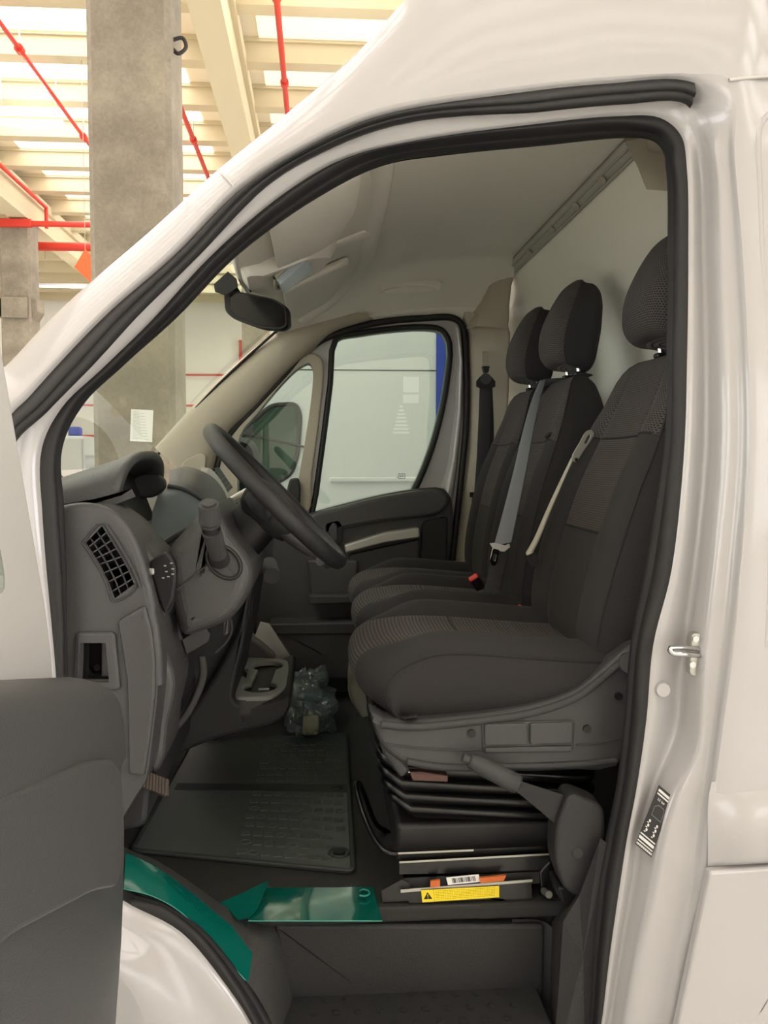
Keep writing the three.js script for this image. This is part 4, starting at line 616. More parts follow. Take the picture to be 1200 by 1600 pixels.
  for (const p of [[-0.2844,1.2775,-0.139],[-0.2728,1.2821,-0.139],[-0.2822,1.2668,-0.139],[-0.2706,1.2715,-0.139],[-0.2882,1.2551,-0.139],[-0.2789,1.2573,-0.139],[-0.2707,1.262,-0.139]]) part(sw, 'switch_key', rbox(0.005, 0.0025, 0.003, p[0], p[1], p[2], 0.0008), M.silver);
  for (const p of [[-0.3372,1.323,-0.135],[-0.3093,1.2676,-0.135]]) part(dash, 'trim_clip', rbox(0.012, 0.012, 0.006, p[0], p[1], p[2], 0.003), M.silver);
  // instrument hood: arch from near to far side, running forward to the glass
  const arch = (k) => { const out = [], N = 28; for (let i = 0; i <= N; i++) { const a = i / N * Math.PI, t = i / N; const c = Math.cos(a), s = Math.sin(a);
    const z = -0.41 + ((c > 0 ? 0.205 : 0.25) + 0.07 * k) * Math.sign(c) * Math.pow(Math.abs(c), 0.75);
    const y = 1.405 - 0.045 * k + (0.086 - 0.05 * k) * Math.pow(s, 0.8); out.push([lerp(-0.362, -0.64, k) - 0.02 * (1 - s) + (k < 0.01 ? 0.0 : 0), y, z]); } return out; };
  const hoodRows = []; const inner = (p, d) => [p[0], 1.405 + (p[1] - 1.405) * (1 - d * 4) - d * 0.1, -0.41 + (p[2] + 0.41) * (1 - d * 2.5)];
  const a0 = arch(0);
  hoodRows.push(arch(0.75).map((p) => inner(p, 0.06)), arch(0.3).map((p) => inner(p, 0.06)), a0.map((p) => inner(p, 0.045)).map((p) => [p[0] - 0.004, p[1], p[2]]), a0.map((p) => inner(p, 0.02)).map((p) => [p[0] + 0.005, p[1], p[2]]), a0, arch(0.04).map((p) => [p[0], p[1] + 0.003, p[2]]), arch(0.15), arch(0.35), arch(0.6), arch(0.85), arch(1));
  const hood = part(dash, 'instrument_hood', grid(hoodRows), M.dash, 'instrument hood lit on top');
  part(hood, 'hood_skirt', loft([[[-0.5273,1.41,-0.2],[-0.4807,1.393,-0.2],[-0.4218,1.3904,-0.2],[-0.3741,1.4048,-0.2],[-0.3549,1.4168,-0.2],[-0.348,1.4023,-0.2],[-0.4221,1.3735,-0.2],[-0.5281,1.3739,-0.2]], [[-0.546,1.4079,-0.26],[-0.4977,1.3903,-0.26],[-0.4367,1.3876,-0.26],[-0.3873,1.4025,-0.26],[-0.3674,1.415,-0.26],[-0.3603,1.3999,-0.26],[-0.437,1.3701,-0.26],[-0.5468,1.3705,-0.26]]]), M.dash);
  part(dash, 'hood_dark_plate', ext(dense2([[-0.4247,1.4321],[-0.3815,1.4408],[-0.3601,1.4262],[-0.359,1.4057],[-0.3881,1.3853],[-0.4282,1.3942]], 3), -0.6, -0.56, 0.004), M.black);  // black plate stands in for the shaded inside of the hood
  // instrument panel housing
  part(dash, 'instrument_face', slab([[-0.40, 1.33, -0.22], [-0.44, 1.44, -0.22], [-0.44, 1.44, -0.62], [-0.40, 1.33, -0.62]], 0.01), M.black, 'dark instrument face');
  part(dash, 'instrument_lens', grid([dense([[-0.3661,1.4053,-0.66],[-0.3312,1.3991,-0.66],[-0.2903,1.3742,-0.66],[-0.2555,1.3369,-0.66]], 4), dense([[-0.3798,1.3877,-0.6],[-0.3445,1.3726,-0.6],[-0.3078,1.3499,-0.6],[-0.274,1.3165,-0.6]], 4), dense([[-0.3809,1.3536,-0.54],[-0.3641,1.3317,-0.54],[-0.3385,1.3096,-0.54],[-0.3069,1.2976,-0.54]], 4), dense([[-0.3769,1.3158,-0.5],[-0.3658,1.3014,-0.5],[-0.3547,1.2899,-0.5],[-0.3407,1.284,-0.5]], 4)]), M.lensGrey, 'grey blue curved instrument lens');
  part(dash, 'lens_rim', tube([[-0.366,1.41,-0.66],[-0.3296,1.4022,-0.66],[-0.2857,1.3773,-0.66],[-0.2509,1.3337,-0.66]], 0.006, 8), M.dash);
  part(dash, 'lens_sill', tube([[-0.368,1.2875,-0.45],[-0.346,1.286,-0.45],[-0.3141,1.3054,-0.45],[-0.2793,1.3248,-0.45]], 0.006, 8), M.dash);
  // centre hood and radio
  const ch = dense([[-0.3729,1.4194,-0.72],[-0.3401,1.4193,-0.72],[-0.2981,1.3938,-0.72],[-0.2671,1.3555,-0.72],[-0.2471,1.3107,-0.72]], 4), ch2 = dense([[-0.423,1.4415,-1],[-0.3736,1.454,-1],[-0.3174,1.4343,-1],[-0.2772,1.3841,-1],[-0.2653,1.3356,-1]], 4), ch0 = dense([[-0.3665,1.3954,-0.68],[-0.3343,1.3953,-0.68],[-0.2991,1.3734,-0.68],[-0.2718,1.3388,-0.68],[-0.2506,1.2948,-0.68]], 4);
  part(dash, 'centre_hood', grid([ch0, ch, ch.map((p, i) => p.map((v, k) => lerp(v, ch2[i][k], 0.5) + (k === 1 ? 0.012 : 0))), ch2, ch2.map((p) => [p[0] - 0.01, p[1] - 0.01, p[2] - 0.2])]), M.dash, 'rounded centre hood of the dashboard');
  part(dash, 'centre_screen', slab([[-0.3477,1.4011,-0.8],[-0.3377,1.4073,-0.94],[-0.2967,1.3687,-0.94],[-0.2995,1.3515,-0.8]], 0.004), M.black);
  part(dash, 'hazard_switch', rbox(0.02, 0.006, 0.012, ...[-0.2944,1.3863,-0.84], 0.002), M.silver);
  part(dash, 'passenger_dash_strip', grid([dense([[-0.3726,1.4343,-1.28],[-0.3531,1.4223,-1.28],[-0.3181,1.3785,-1.28],[-0.2948,1.3425,-1.28]], 3), dense([[-0.375,1.4496,-1.36],[-0.3468,1.4434,-1.36],[-0.3148,1.4045,-1.36],[-0.2909,1.3593,-1.36]], 3)]), M.silver, 'silver strip on the passenger dash');
  part(dash, 'passenger_vent', slab([[-0.3516,1.441,-1.4],[-0.3467,1.4443,-1.5],[-0.3006,1.3754,-1.5],[-0.3073,1.362,-1.4]], 0.01), M.black);
  for (let i = 0; i < 5; i++) { const s = (i + 0.5) / 5, a = [-0.3484,1.437,-1.39], b = [-0.3435,1.4422,-1.49], c = [-0.3041,1.3665,-1.39], d = [-0.2996,1.38,-1.49]; part(dash, 'passenger_vent_slat', rod(a.map((v, k) => lerp(v, c[k], s) + 0.003), b.map((v, k) => lerp(v, d[k], s) + 0.003), 0.003, 6), M.dash); }
  part(dash, 'radio_bezel', ext(rpoly([[-0.2711,1.3459],[-0.2417,1.3703],[-0.183,1.4046],[-0.1767,1.3849],[-0.1735,1.375],[-0.2533,1.3491]], 0.004), -0.95, -0.76, 0.006), M.silver, 'silver trim at the top of the centre stack');
  part(dash, 'radio_recess', ext(rpoly([[-0.2359,1.3682],[-0.1875,1.3956],[-0.1812,1.3858],[-0.2199,1.3665]], 0.003), -0.765, -0.752, 0.002), M.trim);
  part(dash, 'centre_stack', loft([[[-0.2601,1.3471,-0.7],[-0.1706,1.3784,-0.7],[-0.1111,1.3433,-0.7],[-0.1199,1.2157,-0.7],[-0.1596,1.1841,-0.7],[-0.1731,1.088,-0.7],[-0.2486,0.9602,-0.7],[-0.3823,0.7263,-0.7],[-0.4168,0.7369,-0.7],[-0.3969,1.0269,-0.7],[-0.3157,1.265,-0.7]], [[-0.2753,1.356,-1.15],[-0.1807,1.3748,-1.15],[-0.1433,1.3174,-1.15],[-0.1539,1.1638,-1.15],[-0.177,1.1255,-1.15],[-0.1835,1.0289,-1.15],[-0.2322,0.9132,-1.15],[-0.3485,0.7204,-1.15],[-0.4052,0.7411,-1.15],[-0.3838,0.9349,-1.15],[-0.3238,1.2227,-1.15]]]), M.dashDark, 'black centre stack');
  // cup holder console
  const zt = 0.89;
  const trayO = rpoly([[-0.2267,0.89,-1.1055],[-0.0971,0.89,-1.0624],[-0.0771,0.89,-0.8401],[-0.0896,0.89,-0.7219],[-0.1278,0.89,-0.6577],[-0.2115,0.89,-0.652],[-0.2255,0.89,-0.9079]].map((p) => [p[0], -p[2]]), 0.03);
  const cupA = [-0.1501,0.89,-0.9856], cupB = [-0.156,0.89,-0.7522], cr = 0.043, ch_ = 0.024, aa = Math.asin(ch_ / cr), cups = [];
  for (let i = 0; i <= 22; i++) { const q = -Math.PI / 2 + aa + (2 * Math.PI - 2 * aa) * i / 22; cups.push([cupA[0] + cr * Math.cos(q), -cupA[2] + cr * 1.25 * Math.sin(q)]); }
  for (let i = 0; i <= 22; i++) { const q = Math.PI / 2 + aa + (2 * Math.PI - 2 * aa) * i / 22; cups.push([cupB[0] + cr * Math.cos(q), -cupB[2] + cr * 1.25 * Math.sin(q)]); }
  const sq1 = rpoly([[-0.2208,0.89,-0.9522], [-0.1977,0.89,-0.9505], [-0.1936,0.89,-0.8347], [-0.219,0.89,-0.8365]].map((p) => [p[0], -p[2]]), 0.004), sq2 = rpoly([[-0.1258,0.89,-0.9303], [-0.1057,0.89,-0.9139], [-0.1038,0.89,-0.8282], [-0.1258,0.89,-0.8298]].map((p) => [p[0], -p[2]]), 0.004);
  const top = ext(trayO, 0, 0.014, 0.004, [cups, sq1]); top.rotateX(-Math.PI / 2); top.translate(0, zt - 0.012, 0);
  const cons = part(dash, 'cup_holder', top, M.trayGrey, 'grey double cup holder tray');
  const wellG = ext(trayO.map(([x, y]) => [x * 0.985 - 0.003, y]), 0, 0.012); wellG.rotateX(-Math.PI / 2); wellG.translate(0, zt - 0.06, 0); part(cons, 'cup_bottom', wellG, M.black);
  const lip = trayO.map(([x, y]) => [x, zt - 0.006, -y]); part(cons, 'cup_tray_side', loft([lip.map((p) => [p[0] - 0.002, p[1], p[2]]), lip.map((p) => [p[0] - 0.006, p[1] - 0.035, p[2]]), lip.map((p) => [p[0] - 0.02, p[1] - 0.05, p[2] - 0.01])], false), M.dash);
  part(cons, 'coin_clip', rbox(0.028, 0.004, 0.014, ...[-0.1461,0.8854,-0.75], 0.002), M.silver);
  part(dash, 'console_body', ext(dense2([[-0.1598,1.1893],[-0.1697,1.1186],[-0.1829,1.0319],[-0.2023,0.9529],[-0.2122,0.8894],[-0.1999,0.8764],[-0.128,0.8782],[-0.0997,0.8872],[-0.0824,0.8933],[-0.0731,0.8803],[-0.0811,0.8516],[-0.1096,0.8233],[-0.1756,0.8055],[-0.2694,0.7821],[-0.3396,0.7549],[-0.3816,0.7336],[-0.3969,0.7436],[-0.315,0.8628],[-0.244,0.9727],[-0.1917,1.0873],[-0.1754,1.1816]], 3), -1.12, -0.655, 0.012), M.dashDark, 'dark console wall below the cup holder');
  part(dash, 'console_recess', ext(dense2([[-0.218,0.9481],[-0.1955,0.9382],[-0.1692,0.9186],[-0.1354,0.8795],[-0.2205,0.8809]], 3), -1.2, -1.1, 0.005), M.dash);
  part(dash, 'console_plate', slab([[-0.2117,0.9065,-1.18],[-0.1821,0.9827,-1.18],[-0.1551,0.9765,-1.18],[-0.0802,0.8571,-1.18],[-0.0998,0.8337,-1.18],[-0.1424,0.8621,-1.18]], 0.012), M.silver, 'pale plate behind the cup holder');
  // knee panel below the column with its openings
  part(dash, 'knee_bar', loft([[[-0.2799,1.1068,-0.3],[-0.2347,1.135,-0.3],[-0.2246,1.1191,-0.3],[-0.2273,1.1034,-0.3],[-0.2713,1.0778,-0.3]], [[-0.3295,1.0577,-0.62],[-0.2793,1.0848,-0.62],[-0.2643,1.0691,-0.62],[-0.2676,1.0475,-0.62],[-0.3224,1.0205,-0.62]]]), M.dash);
  part(dash, 'knee_strut', tube([[-0.2485,1.0623,-0.35],[-0.245,1.0284,-0.35],[-0.2588,0.9811,-0.35],[-0.2832,0.9366,-0.35],[-0.3208,0.8938,-0.35]], 0.008, 8), M.dash);
  part(dash, 'knee_rail', tube([[-0.3009,1.166,-0.3],[-0.2912,1.1266,-0.3],[-0.2838,1.1068,-0.3]], 0.006, 8), M.dash);
  part(dash, 'wiring_box', loft([[[-0.3235,1.0177,-0.4],[-0.2757,1.0447,-0.4],[-0.2678,1.0237,-0.4],[-0.2975,0.9335,-0.4],[-0.3347,0.8924,-0.4]], [[-0.3575,0.9701,-0.6],[-0.3047,0.9999,-0.6],[-0.296,0.9767,-0.6],[-0.3288,0.8771,-0.6],[-0.3699,0.8316,-0.6]]]), M.black);
  part(dash, 'ignition_bracket', ext(rpoly([[-0.2051,1.141],[-0.1917,1.1503],[-0.1948,1.1042],[-0.2055,1.1016]], 0.003), -0.4, -0.36, 0.003), M.dash);
  part(dash, 'dash_cable', tube([[-0.1958,1.1434,-0.4],[-0.1907,1.1059,-0.4],[-0.2046,1.0783,-0.4],[-0.2266,1.0578,-0.4]], 0.003, 6), M.dash);
}
// steering column cover with the stalk
{
  const t = thing('steering_shroud', 'grey steering column cover with a black stalk', 'steering column');
  const o = dense2([[-0.292,1.2952],[-0.2648,1.3321],[-0.2339,1.3641],[-0.2069,1.3862],[-0.1924,1.3714],[-0.1708,1.3279],[-0.1417,1.2891],[-0.1296,1.2615],[-0.1374,1.2153],[-0.1724,1.1655],[-0.2243,1.1411],[-0.2637,1.1329],[-0.2779,1.1669],[-0.2894,1.2232]], 3);
  const cov = part(t, 'column_cover', ext(o, -0.58, -0.2, 0.03, [], 6), M.dash, 'grey column cover');
  part(cov, 'cover_seam', tube([[-0.2737,1.2237,-0.198],[-0.2444,1.248,-0.198],[-0.2188,1.2687,-0.198]], 0.0018, 6), M.dash);
  const c = [-0.1837,1.277,-0.198], ring = oval(0.037, 0.026, 24).map(([a, b]) => { const k = 0.78, x = a * Math.cos(k) + b * Math.sin(k), y = -a * Math.sin(k) + b * Math.cos(k); return [c[0] + x, c[1] + y, -0.197]; });
  part(t, 'stalk_boot', sweep(oval(0.004, 0.006, 8), ring, [0, 0, 1], true), M.dashDark);
  part(t, 'boot_plate', loft([ring.map((p) => [p[0], p[1], -0.204]), ring.map((p) => [p[0], p[1], -0.198])]), M.dash);
  const a = [-0.19,1.2804,-0.19], b = [-0.1964,1.3453,-0.11], b1 = [-0.1973,1.3622,-0.1], b2 = [-0.1968,1.3931,-0.08];
  const st = part(t, 'indicator_stalk', rod(a, b, 0.016, 20, 0.018), M.dash, 'dark grey stalk');
  part(st, 'stalk_collar', rod(a, a.map((v, k) => lerp(v, b[k], 0.22)), 0.019, 20, 0.017), M.dashDark);
  part(st, 'stalk_ring', rod(b, b1, 0.0165, 24), M.black);
  part(st, 'stalk_ring', rod(b.map((v, k) => lerp(v, b1[k], 0.55)), b.map((v, k) => lerp(v, b1[k], 0.8)), 0.0178, 24), M.dash);
  part(st, 'stalk_head', rod(b1, b2, 0.0195, 24, 0.018), M.dash);
  part(st, 'stalk_button', rod(b2, b2.map((v, k) => v + (b2[k] - b1[k]) * 0.12), 0.012, 20), M.dash);
  part(t, 'column_shaft', rod([-0.178,1.2923,-0.4], [-0.1163,1.3675,-0.4], 0.05, 24, 0.055), M.black);
  part(t, 'ignition_lock', rod([-0.1232,1.222,-0.62], [-0.1125,1.2019,-0.56], 0.02, 16), M.dash, 'grey ignition lock');
}
// steering wheel
{
  const t = thing('steering_wheel', 'black steering wheel tilted in front of the driver seat', 'steering wheel');
  const C = [-0.0943,1.3935,-0.4], N = new THREE.Vector3(0.72, 0.694, 0), D = new THREE.Vector3(-0.694, 0.72, 0), S = new THREE.Vector3(0, 0, -1);
  const mtx = new THREE.Matrix4().makeBasis(S, D, N).setPosition(...C);   // local x across, y up the wheel, z towards the driver
  const R = 0.192;
  const put = (name, g, m, l) => { g.applyMatrix4(mtx); return part(t, name, g, m, l); };
  put('rim', (() => { const g = new THREE.TorusGeometry(R, 0.0175, 16, 72); return g; })(), phy(0x242424, 0.38, { bumpMap: grain, bumpScale: 0.0003 }), 'smooth black leather rim');
  const spoke = (a0, a1, w0, w1) => { const rows = []; for (let i = 0; i <= 8; i++) { const s = i / 8, r = lerp(0.05, R - 0.004, s), w = lerp(w0, w1, s), h = lerp(-0.035, 0, s * s); rows.push([[-w, h - 0.012], [-w * 0.9, h + 0.008], [0, h + 0.012], [w * 0.9, h + 0.008], [w, h - 0.012], [0, h - 0.018]].map(([q, z]) => [r * Math.cos(a0) - q * Math.sin(a0), r * Math.sin(a0) + q * Math.cos(a0), z])); } return loft(rows); };
  put('spoke', spoke(0.12, 0, 0.035, 0.022), M.dash); put('spoke', spoke(Math.PI - 0.12, 0, 0.035, 0.022), M.dash);
  put('spoke', spoke(-Math.PI / 2 - 0.35, 0, 0.03, 0.02), M.dash); put('spoke', spoke(-Math.PI / 2 + 0.35, 0, 0.03, 0.02), M.dash);
  put('hub_pad', loft([[0.5, -0.07], [0.85, -0.055], [1, -0.03], [1, -0.01], [0.9, 0.004], [0.5, 0.01]].map(([k, z]) => rpoly([[-0.085, 0.055], [0.085, 0.055], [0.075, -0.06], [0.03, -0.095], [-0.03, -0.095], [-0.075, -0.06]], 0.03).map(([x, y]) => [x * k, y * k, z]))), M.dashDark, 'black airbag pad');
  put('rim_cover', (() => { const g = loft([-0.5, -0.25, 0, 0.25, 0.5].map((q) => { const a = -Math.PI / 2 + q, w = 0.03; return oval(0.012, 0.012, 10).map(([u, v]) => [(R - 0.012 + u) * Math.cos(a), (R - 0.012 + u) * Math.sin(a), -0.02 + v]); })); return g; })(), M.dash);
}
// pedal
{
  const t = thing('clutch_pedal', 'ribbed brown rubber clutch pedal by the wheel arch', 'pedal');
  const q = [[-0.3291,0.9026,-0.125],[-0.2841,0.8749,-0.145],[-0.2819,0.8488,-0.13],[-0.3288,0.877,-0.11]];
  part(t, 'pad', slab([q[3], q[2], q[1], q[0]], 0.015), std(0x40362f, 0.8));
  for (let i = 1; i < 9; i++) { const s = i / 9; part(t, 'pad_rib', rod(q[0].map((v, k) => lerp(v, q[1][k], s) + (k === 2 ? 0.004 : 0)), q[3].map((v, k) => lerp(v, q[2][k], s) + (k === 2 ? 0.004 : 0)), 0.0035, 6), std(0x4a4038, 0.8)); }
  part(t, 'pedal_arm', rod([-0.3159,0.8848,-0.14], [-0.5, 1.0, -0.3], 0.01, 10), M.black);
}
// inside mirror
{
  const t = thing('rear_view_mirror', 'black inside mirror hanging at the top of the windscreen', 'mirror');
  const c = [-0.1665,1.8769,-0.95], z = c[2];
  const o = rpoly([[-0.254,1.9239],[-0.2299,1.9294],[-0.1196,1.9085],[-0.0816,1.8849],[-0.0784,1.8331],[-0.0959,1.8225],[-0.1514,1.8254],[-0.2272,1.8521],[-0.2511,1.8725]], 0.014);
  const loops = [[0.86, -0.03], [0.97, -0.02], [1, -0.004], [1, 0.012], [0.95, 0.02]].map(([k, d]) => o.map(([x, y]) => [c[0] + (x - c[0]) * k - d * 0.25, c[1] + (y - c[1]) * k, z + d]));
  part(t, 'housing', loft(loops), M.black, 'black mirror housing');
  part(t, 'mirror_glass', loft([[0.86, 0.019], [0.84, 0.022]].map(([k, d]) => o.map(([x, y]) => [c[0] + 0.006 + (x - c[0]) * k - d * 0.25, c[1] + (y - c[1]) * k, z + d]))), phy(0x0b0b0c, 0.12, {}), 'dark mirror face');
  part(t, 'stem', tube([[-0.2214,1.9212,-0.97],[-0.2351,1.9417,-0.97],[-0.2488,1.9588,-0.97]], 0.012, 10), M.black);
  part(t, 'mount', loft([[[-0.2788,1.9377,-0.9],[-0.2415,1.9718,-0.9],[-0.2181,1.952,-0.9],[-0.2149,1.9319,-0.9],[-0.2489,1.9079,-0.9],[-0.2757,1.9176,-0.9]], [[-0.287,1.9538,-1],[-0.2551,1.9856,-1],[-0.2308,1.9685,-1],[-0.2274,1.9511,-1],[-0.2592,1.9297,-1],[-0.2801,1.9364,-1]]]), M.black, 'black mount with sensor');
  part(t, 'cable', tube([[-0.2149,1.9786,-0.98],[-0.2011,1.9615,-0.98],[-0.1874,1.9339,-0.98]], 0.003, 6), M.black);
}


// ---------- seats ----------
// columns across a seat, as shares of half its width, with the height of the bolsters above the middle
const COLS = [[-1, 0], [-0.93, 0.022], [-0.8, 0.036], [-0.66, 0.026], [-0.585, 0.008], [-0.56, -0.004], [-0.53, 0.006], [-0.3, 0.002], [0, 0], [0.3, 0.002], [0.53, 0.006], [0.56, -0.004], [0.585, 0.008], [0.66, 0.026], [0.8, 0.036], [0.93, 0.022], [1, 0]];
const iL = 5, iR = 11;                                        // seam columns between bolster and insert
function makeSeat(t, zc, hw, back, bol = 1, fwd = 0, low = back) {
  // cushion: path along the middle from under the nose over the top to the rear
  const path = dense([[0.13, 0.985, 0], [0.085, 0.998, 0], [0.062, 1.03, 0], [0.064, 1.066, 0], [0.092, 1.093, 0], [0.15, 1.104, 0], [0.26, 1.103, 0], [0.4, 1.092, 0], [0.52, 1.082, 0], [0.66, 1.08, 0]].map((p) => [p[0] + fwd, p[1], 0]), 4);
  const cols = dense(COLS.map(([s, h]) => [s, h, 0]), 2), kL = iL * 2, kR = iR * 2;
  const rows = path.map(([x, y], i) => { const amp = sstep(0.08, 0.24, x - fwd) * (i > 12 ? 1 : 0), f = 1 - sstep(0.06, 0.3, x - fwd); return cols.map(([s, h]) => [x + 0.05 * s * s * s * s * f + 0.012 * s * s * f, y + h * amp * 0.95 - 0.018 * Math.pow(Math.abs(s), 6) * (1 - amp), zc + s * hw]); });
  const pick = (a, b, r0 = 0, r1 = rows.length) => grid(rows.slice(r0, r1).map((r) => r.slice(a, b + 1)));
  const iC = path.findIndex((p) => p[0] > 0.27);
  const cush = part(t, 'seat_cushion', pick(kL, kR, 0, iC + 1), M.ribbed, 'ribbed woven front of the cushion');
  part(cush, 'cushion_insert', pick(kL, kR, iC), M.ribbed); 
  part(cush, 'cushion_bolster', pick(0, kL), M.fabric); part(cush, 'cushion_bolster', pick(kR, cols.length - 1), M.fabric);
  for (const [k, sgn] of [[0, -1], [cols.length - 1, 1]]) {
    const side = rows.map((r) => { const p = r[k], yb = interp([[0.1, 0.985], [0.4, 0.985], [0.66, 1.02]], p[0]); const y0 = Math.max(p[1], yb), xb = Math.max(p[0], 0.15 + fwd); return dense([p, [lerp(p[0], xb, 0.3), lerp(y0, yb, 0.3), p[2] + sgn * 0.016], [lerp(p[0], xb, 0.7), lerp(y0, yb, 0.7), p[2] + sgn * 0.016], [xb, yb, p[2] + sgn * 0.002]], 3); });
    part(cush, 'cushion_side', grid(side), M.fabric);
    part(cush, 'piping', tube(rows.filter((_, i) => i % 3 === 0 && i > 8).map((r) => [r[k][0], r[k][1] + 0.001, r[k][2]]), 0.0032, 6, 3), M.fabric);
  }
  part(cush, 'cross_seam', tube(rows[iC].slice(kL, kR + 1).filter((_, j) => j % 2 === 0).map((p) => [p[0], p[1] + 0.001, p[2]]), 0.002, 6, 2), M.seam);
  part(cush, 'cushion_base', bx(0.16, 0.64, 0.965, 1.05, zc - hw * 0.9, zc + hw * 0.9, 0.01), M.seam);
  // backrest: loops stacked from bottom to top
  const F = [[1.04, 0.54], [1.08, 0.535], [1.12, 0.532], [1.18, 0.542], [1.25, 0.56], [1.32, 0.582], [1.38, 0.603], [1.44, 0.627], [1.5, 0.655], [1.56, 0.682], [1.6, 0.70], [1.64, 0.716], [1.67, 0.73], [1.69, 0.745], [1.70, 0.765], [1.703, 0.785]];
  const levels = F.map(([y, x], i) => { const th = interp([[1.04, 0.1], [1.3, 0.125], [1.6, 0.115], [1.66, 0.09], [1.69, 0.06], [1.702, 0.02]], y), w = interp([[1.04, 0.9], [1.2, 1], [1.4, 1], [1.5, 0.95], [1.58, 0.86], [1.64, 0.76], [1.68, 0.66], [1.702, 0.5]], y) * hw, amp = interp([[1.04, 0.5], [1.15, 0.8], [1.4, 0.8], [1.52, 0.55], [1.6, 0.3], [1.66, 0.1], [1.7, 0]], y) * bol, bk = interp([[1.1, low], [1.68, back]], y);
    const front = COLS.map(([s, h]) => [x + bk - h * amp, y + 0.3 * h * amp, zc + s * w]);
    const rear = [[1.04, 0.35], [1.03, 0.7], [0.9, 1], [0.4, 1.06], [-0.4, 1.06], [-0.9, 1], [-1.03, 0.7], [-1.04, 0.35]].map(([s, d]) => [x + bk + th * d, y - 0.25 * th * d, zc + s * w]);
    return [...front, ...rear]; });
  const nl = levels[0].length, colPts = Array.from({ length: nl }, (_, j) => dense(levels.map((l) => l[j]), 3));
  const L = colPts[0].map((_, i) => { const loop = colPts.map((c) => c[i]); return dense(loop, 2, true); });
  const j0 = iL * 2, j1 = iR * 2, jE = (COLS.length - 1) * 2;
  const at = (y) => L.findIndex((r) => r[j0 + 4][1] > y);
  const r1 = at(1.305), r2 = at(1.515), top = L.length - 1;
  const seg = (a, b, i0, i1) => grid(L.slice(i0, i1 + 1).map((r) => r.slice(a, b + 1)));
  const rest = part(t, 'backrest', merge([seg(0, j0, 0, r2), seg(j1, jE, 0, r2), grid(L.map((r) => [...r.slice(jE), r[0]]))]), M.fabric, 'backrest with plain dark bolsters');
  part(rest, 'lower_insert', seg(j0, j1, 0, r1), M.fabric); part(rest, 'middle_insert', seg(j0, j1, r1, r2), M.insert); part(rest, 'upper_insert', merge([seg(0, j0, r2, top), seg(j0, j1, r2, top), seg(j1, jE, r2, top)]), M.insert);
  part(rest, 'top_cap', grid([L[top], L[top].map(() => { const c = [0, 0, 0]; L[top].forEach((p) => p.forEach((v, k) => (c[k] += v / L[top].length))); return [c[0], c[1] + 0.002, c[2]]; })], true), M.insert);
  for (const r of [r1, r2]) part(rest, 'cross_seam', tube(L[r].slice(r === r1 ? j0 : 2, (r === r1 ? j1 : jE - 2) + 1).filter((_, j) => j % 2 === 0).map((p) => [p[0] - 0.001, p[1], p[2]]), 0.0022, 6, 2), M.seam);
  for (const j of [j0, j1]) part(rest, 'side_seam', tube(L.slice(2, r2).filter((_, i) => i % 3 === 0).map((r) => [r[j][0] - 0.001, r[j][1], r[j][2]]), 0.0018, 6, 2), M.seam);
  for (const j of [0, jE]) part(rest, 'side_seam', tube(L.slice(2, top).filter((_, i) => i % 3 === 0).map((r) => [r[j][0], r[j][1], r[j][2]]), 0.0025, 6, 2), M.fabric);
  // headrest on two posts
  const H = [[1.722, 0.77, 0.02, 0.07], [1.728, 0.765, 0.045, 0.095], [1.75, 0.763, 0.06, 0.108], [1.79, 0.765, 0.066, 0.114], [1.83, 0.772, 0.066, 0.114], [1.87, 0.782, 0.06, 0.108], [1.905, 0.792, 0.052, 0.097], [1.935, 0.80, 0.04, 0.08], [1.95, 0.806, 0.026, 0.06], [1.956, 0.81, 0.01, 0.03]];
  const hl = H.map(([y, x, a, b]) => Array.from({ length: 40 }, (_, k) => { const q = k / 40 * 2 * Math.PI, c = Math.cos(q), s = Math.sin(q), n = 0.55; return [x + back - a * Math.sign(c) * Math.pow(Math.abs(c), n) - 0.006 * (c > 0 ? 1 : 0), y + 0.012 * c, zc + (hw / 0.25) * 1.08 * b * Math.sign(s) * Math.pow(Math.abs(s), n)]; }));
  const hc = Array.from({ length: 40 }, (_, k) => dense(hl.map((l) => l[k]), 4)), hr = hc[0].map((_, i) => hc.map((c) => c[i]));
  const head = part(t, 'headrest', grid(hr.map((r) => [...r.slice(8, 33)])), M.fabric, 'headrest');
  part(head, 'headrest_front', grid(hr.map((r) => [...r.slice(32), ...r.slice(0, 9)])), M.insert);
  part(head, 'headrest_base', grid([hr[0], hr[0].map(() => [0.768 + back, 1.724, zc])], true), M.insert);
  part(head, 'headrest_top', grid([hr[hr.length - 1], hr[0].map(() => [0.81 + back, 1.957, zc])], true), M.insert);
  for (const s of [-1, 1]) { part(head, 'post', rod([0.785 + back, 1.66, zc + s * 0.055], [0.775 + back, 1.74, zc + s * 0.055], 0.0065, 12), M.chrome, 'chrome headrest post'); part(head, 'post_sleeve', rbox(0.03, 0.012, 0.028, 0.78 + back, 1.706, zc + s * 0.055, 0.005), M.black); }
}
const driver = thing('driver_seat', 'dark fabric driver seat nearest the open doorway, on a black bellows base', 'seat', 'cab seats');
makeSeat(driver, -0.40, 0.25, -0.012, 1, 0, 0.004);
const middle = thing('passenger_seat', 'middle seat with grey belt strap along its backrest', 'seat', 'cab seats');
makeSeat(middle, -0.93, 0.21, -0.075, 0.75, 0.025, -0.012);
const outer = thing('passenger_seat', 'seat farthest away, next to the passenger door', 'seat', 'cab seats');
makeSeat(outer, -1.355, 0.205, -0.08, 0.75, 0.03, -0.012);
for (const [t, z] of [[middle, -0.93], [outer, -1.355]]) { part(t, 'seat_base', bx(0.22, 0.62, FL, 0.97, z - 0.19, z + 0.19, 0.02), M.black); }
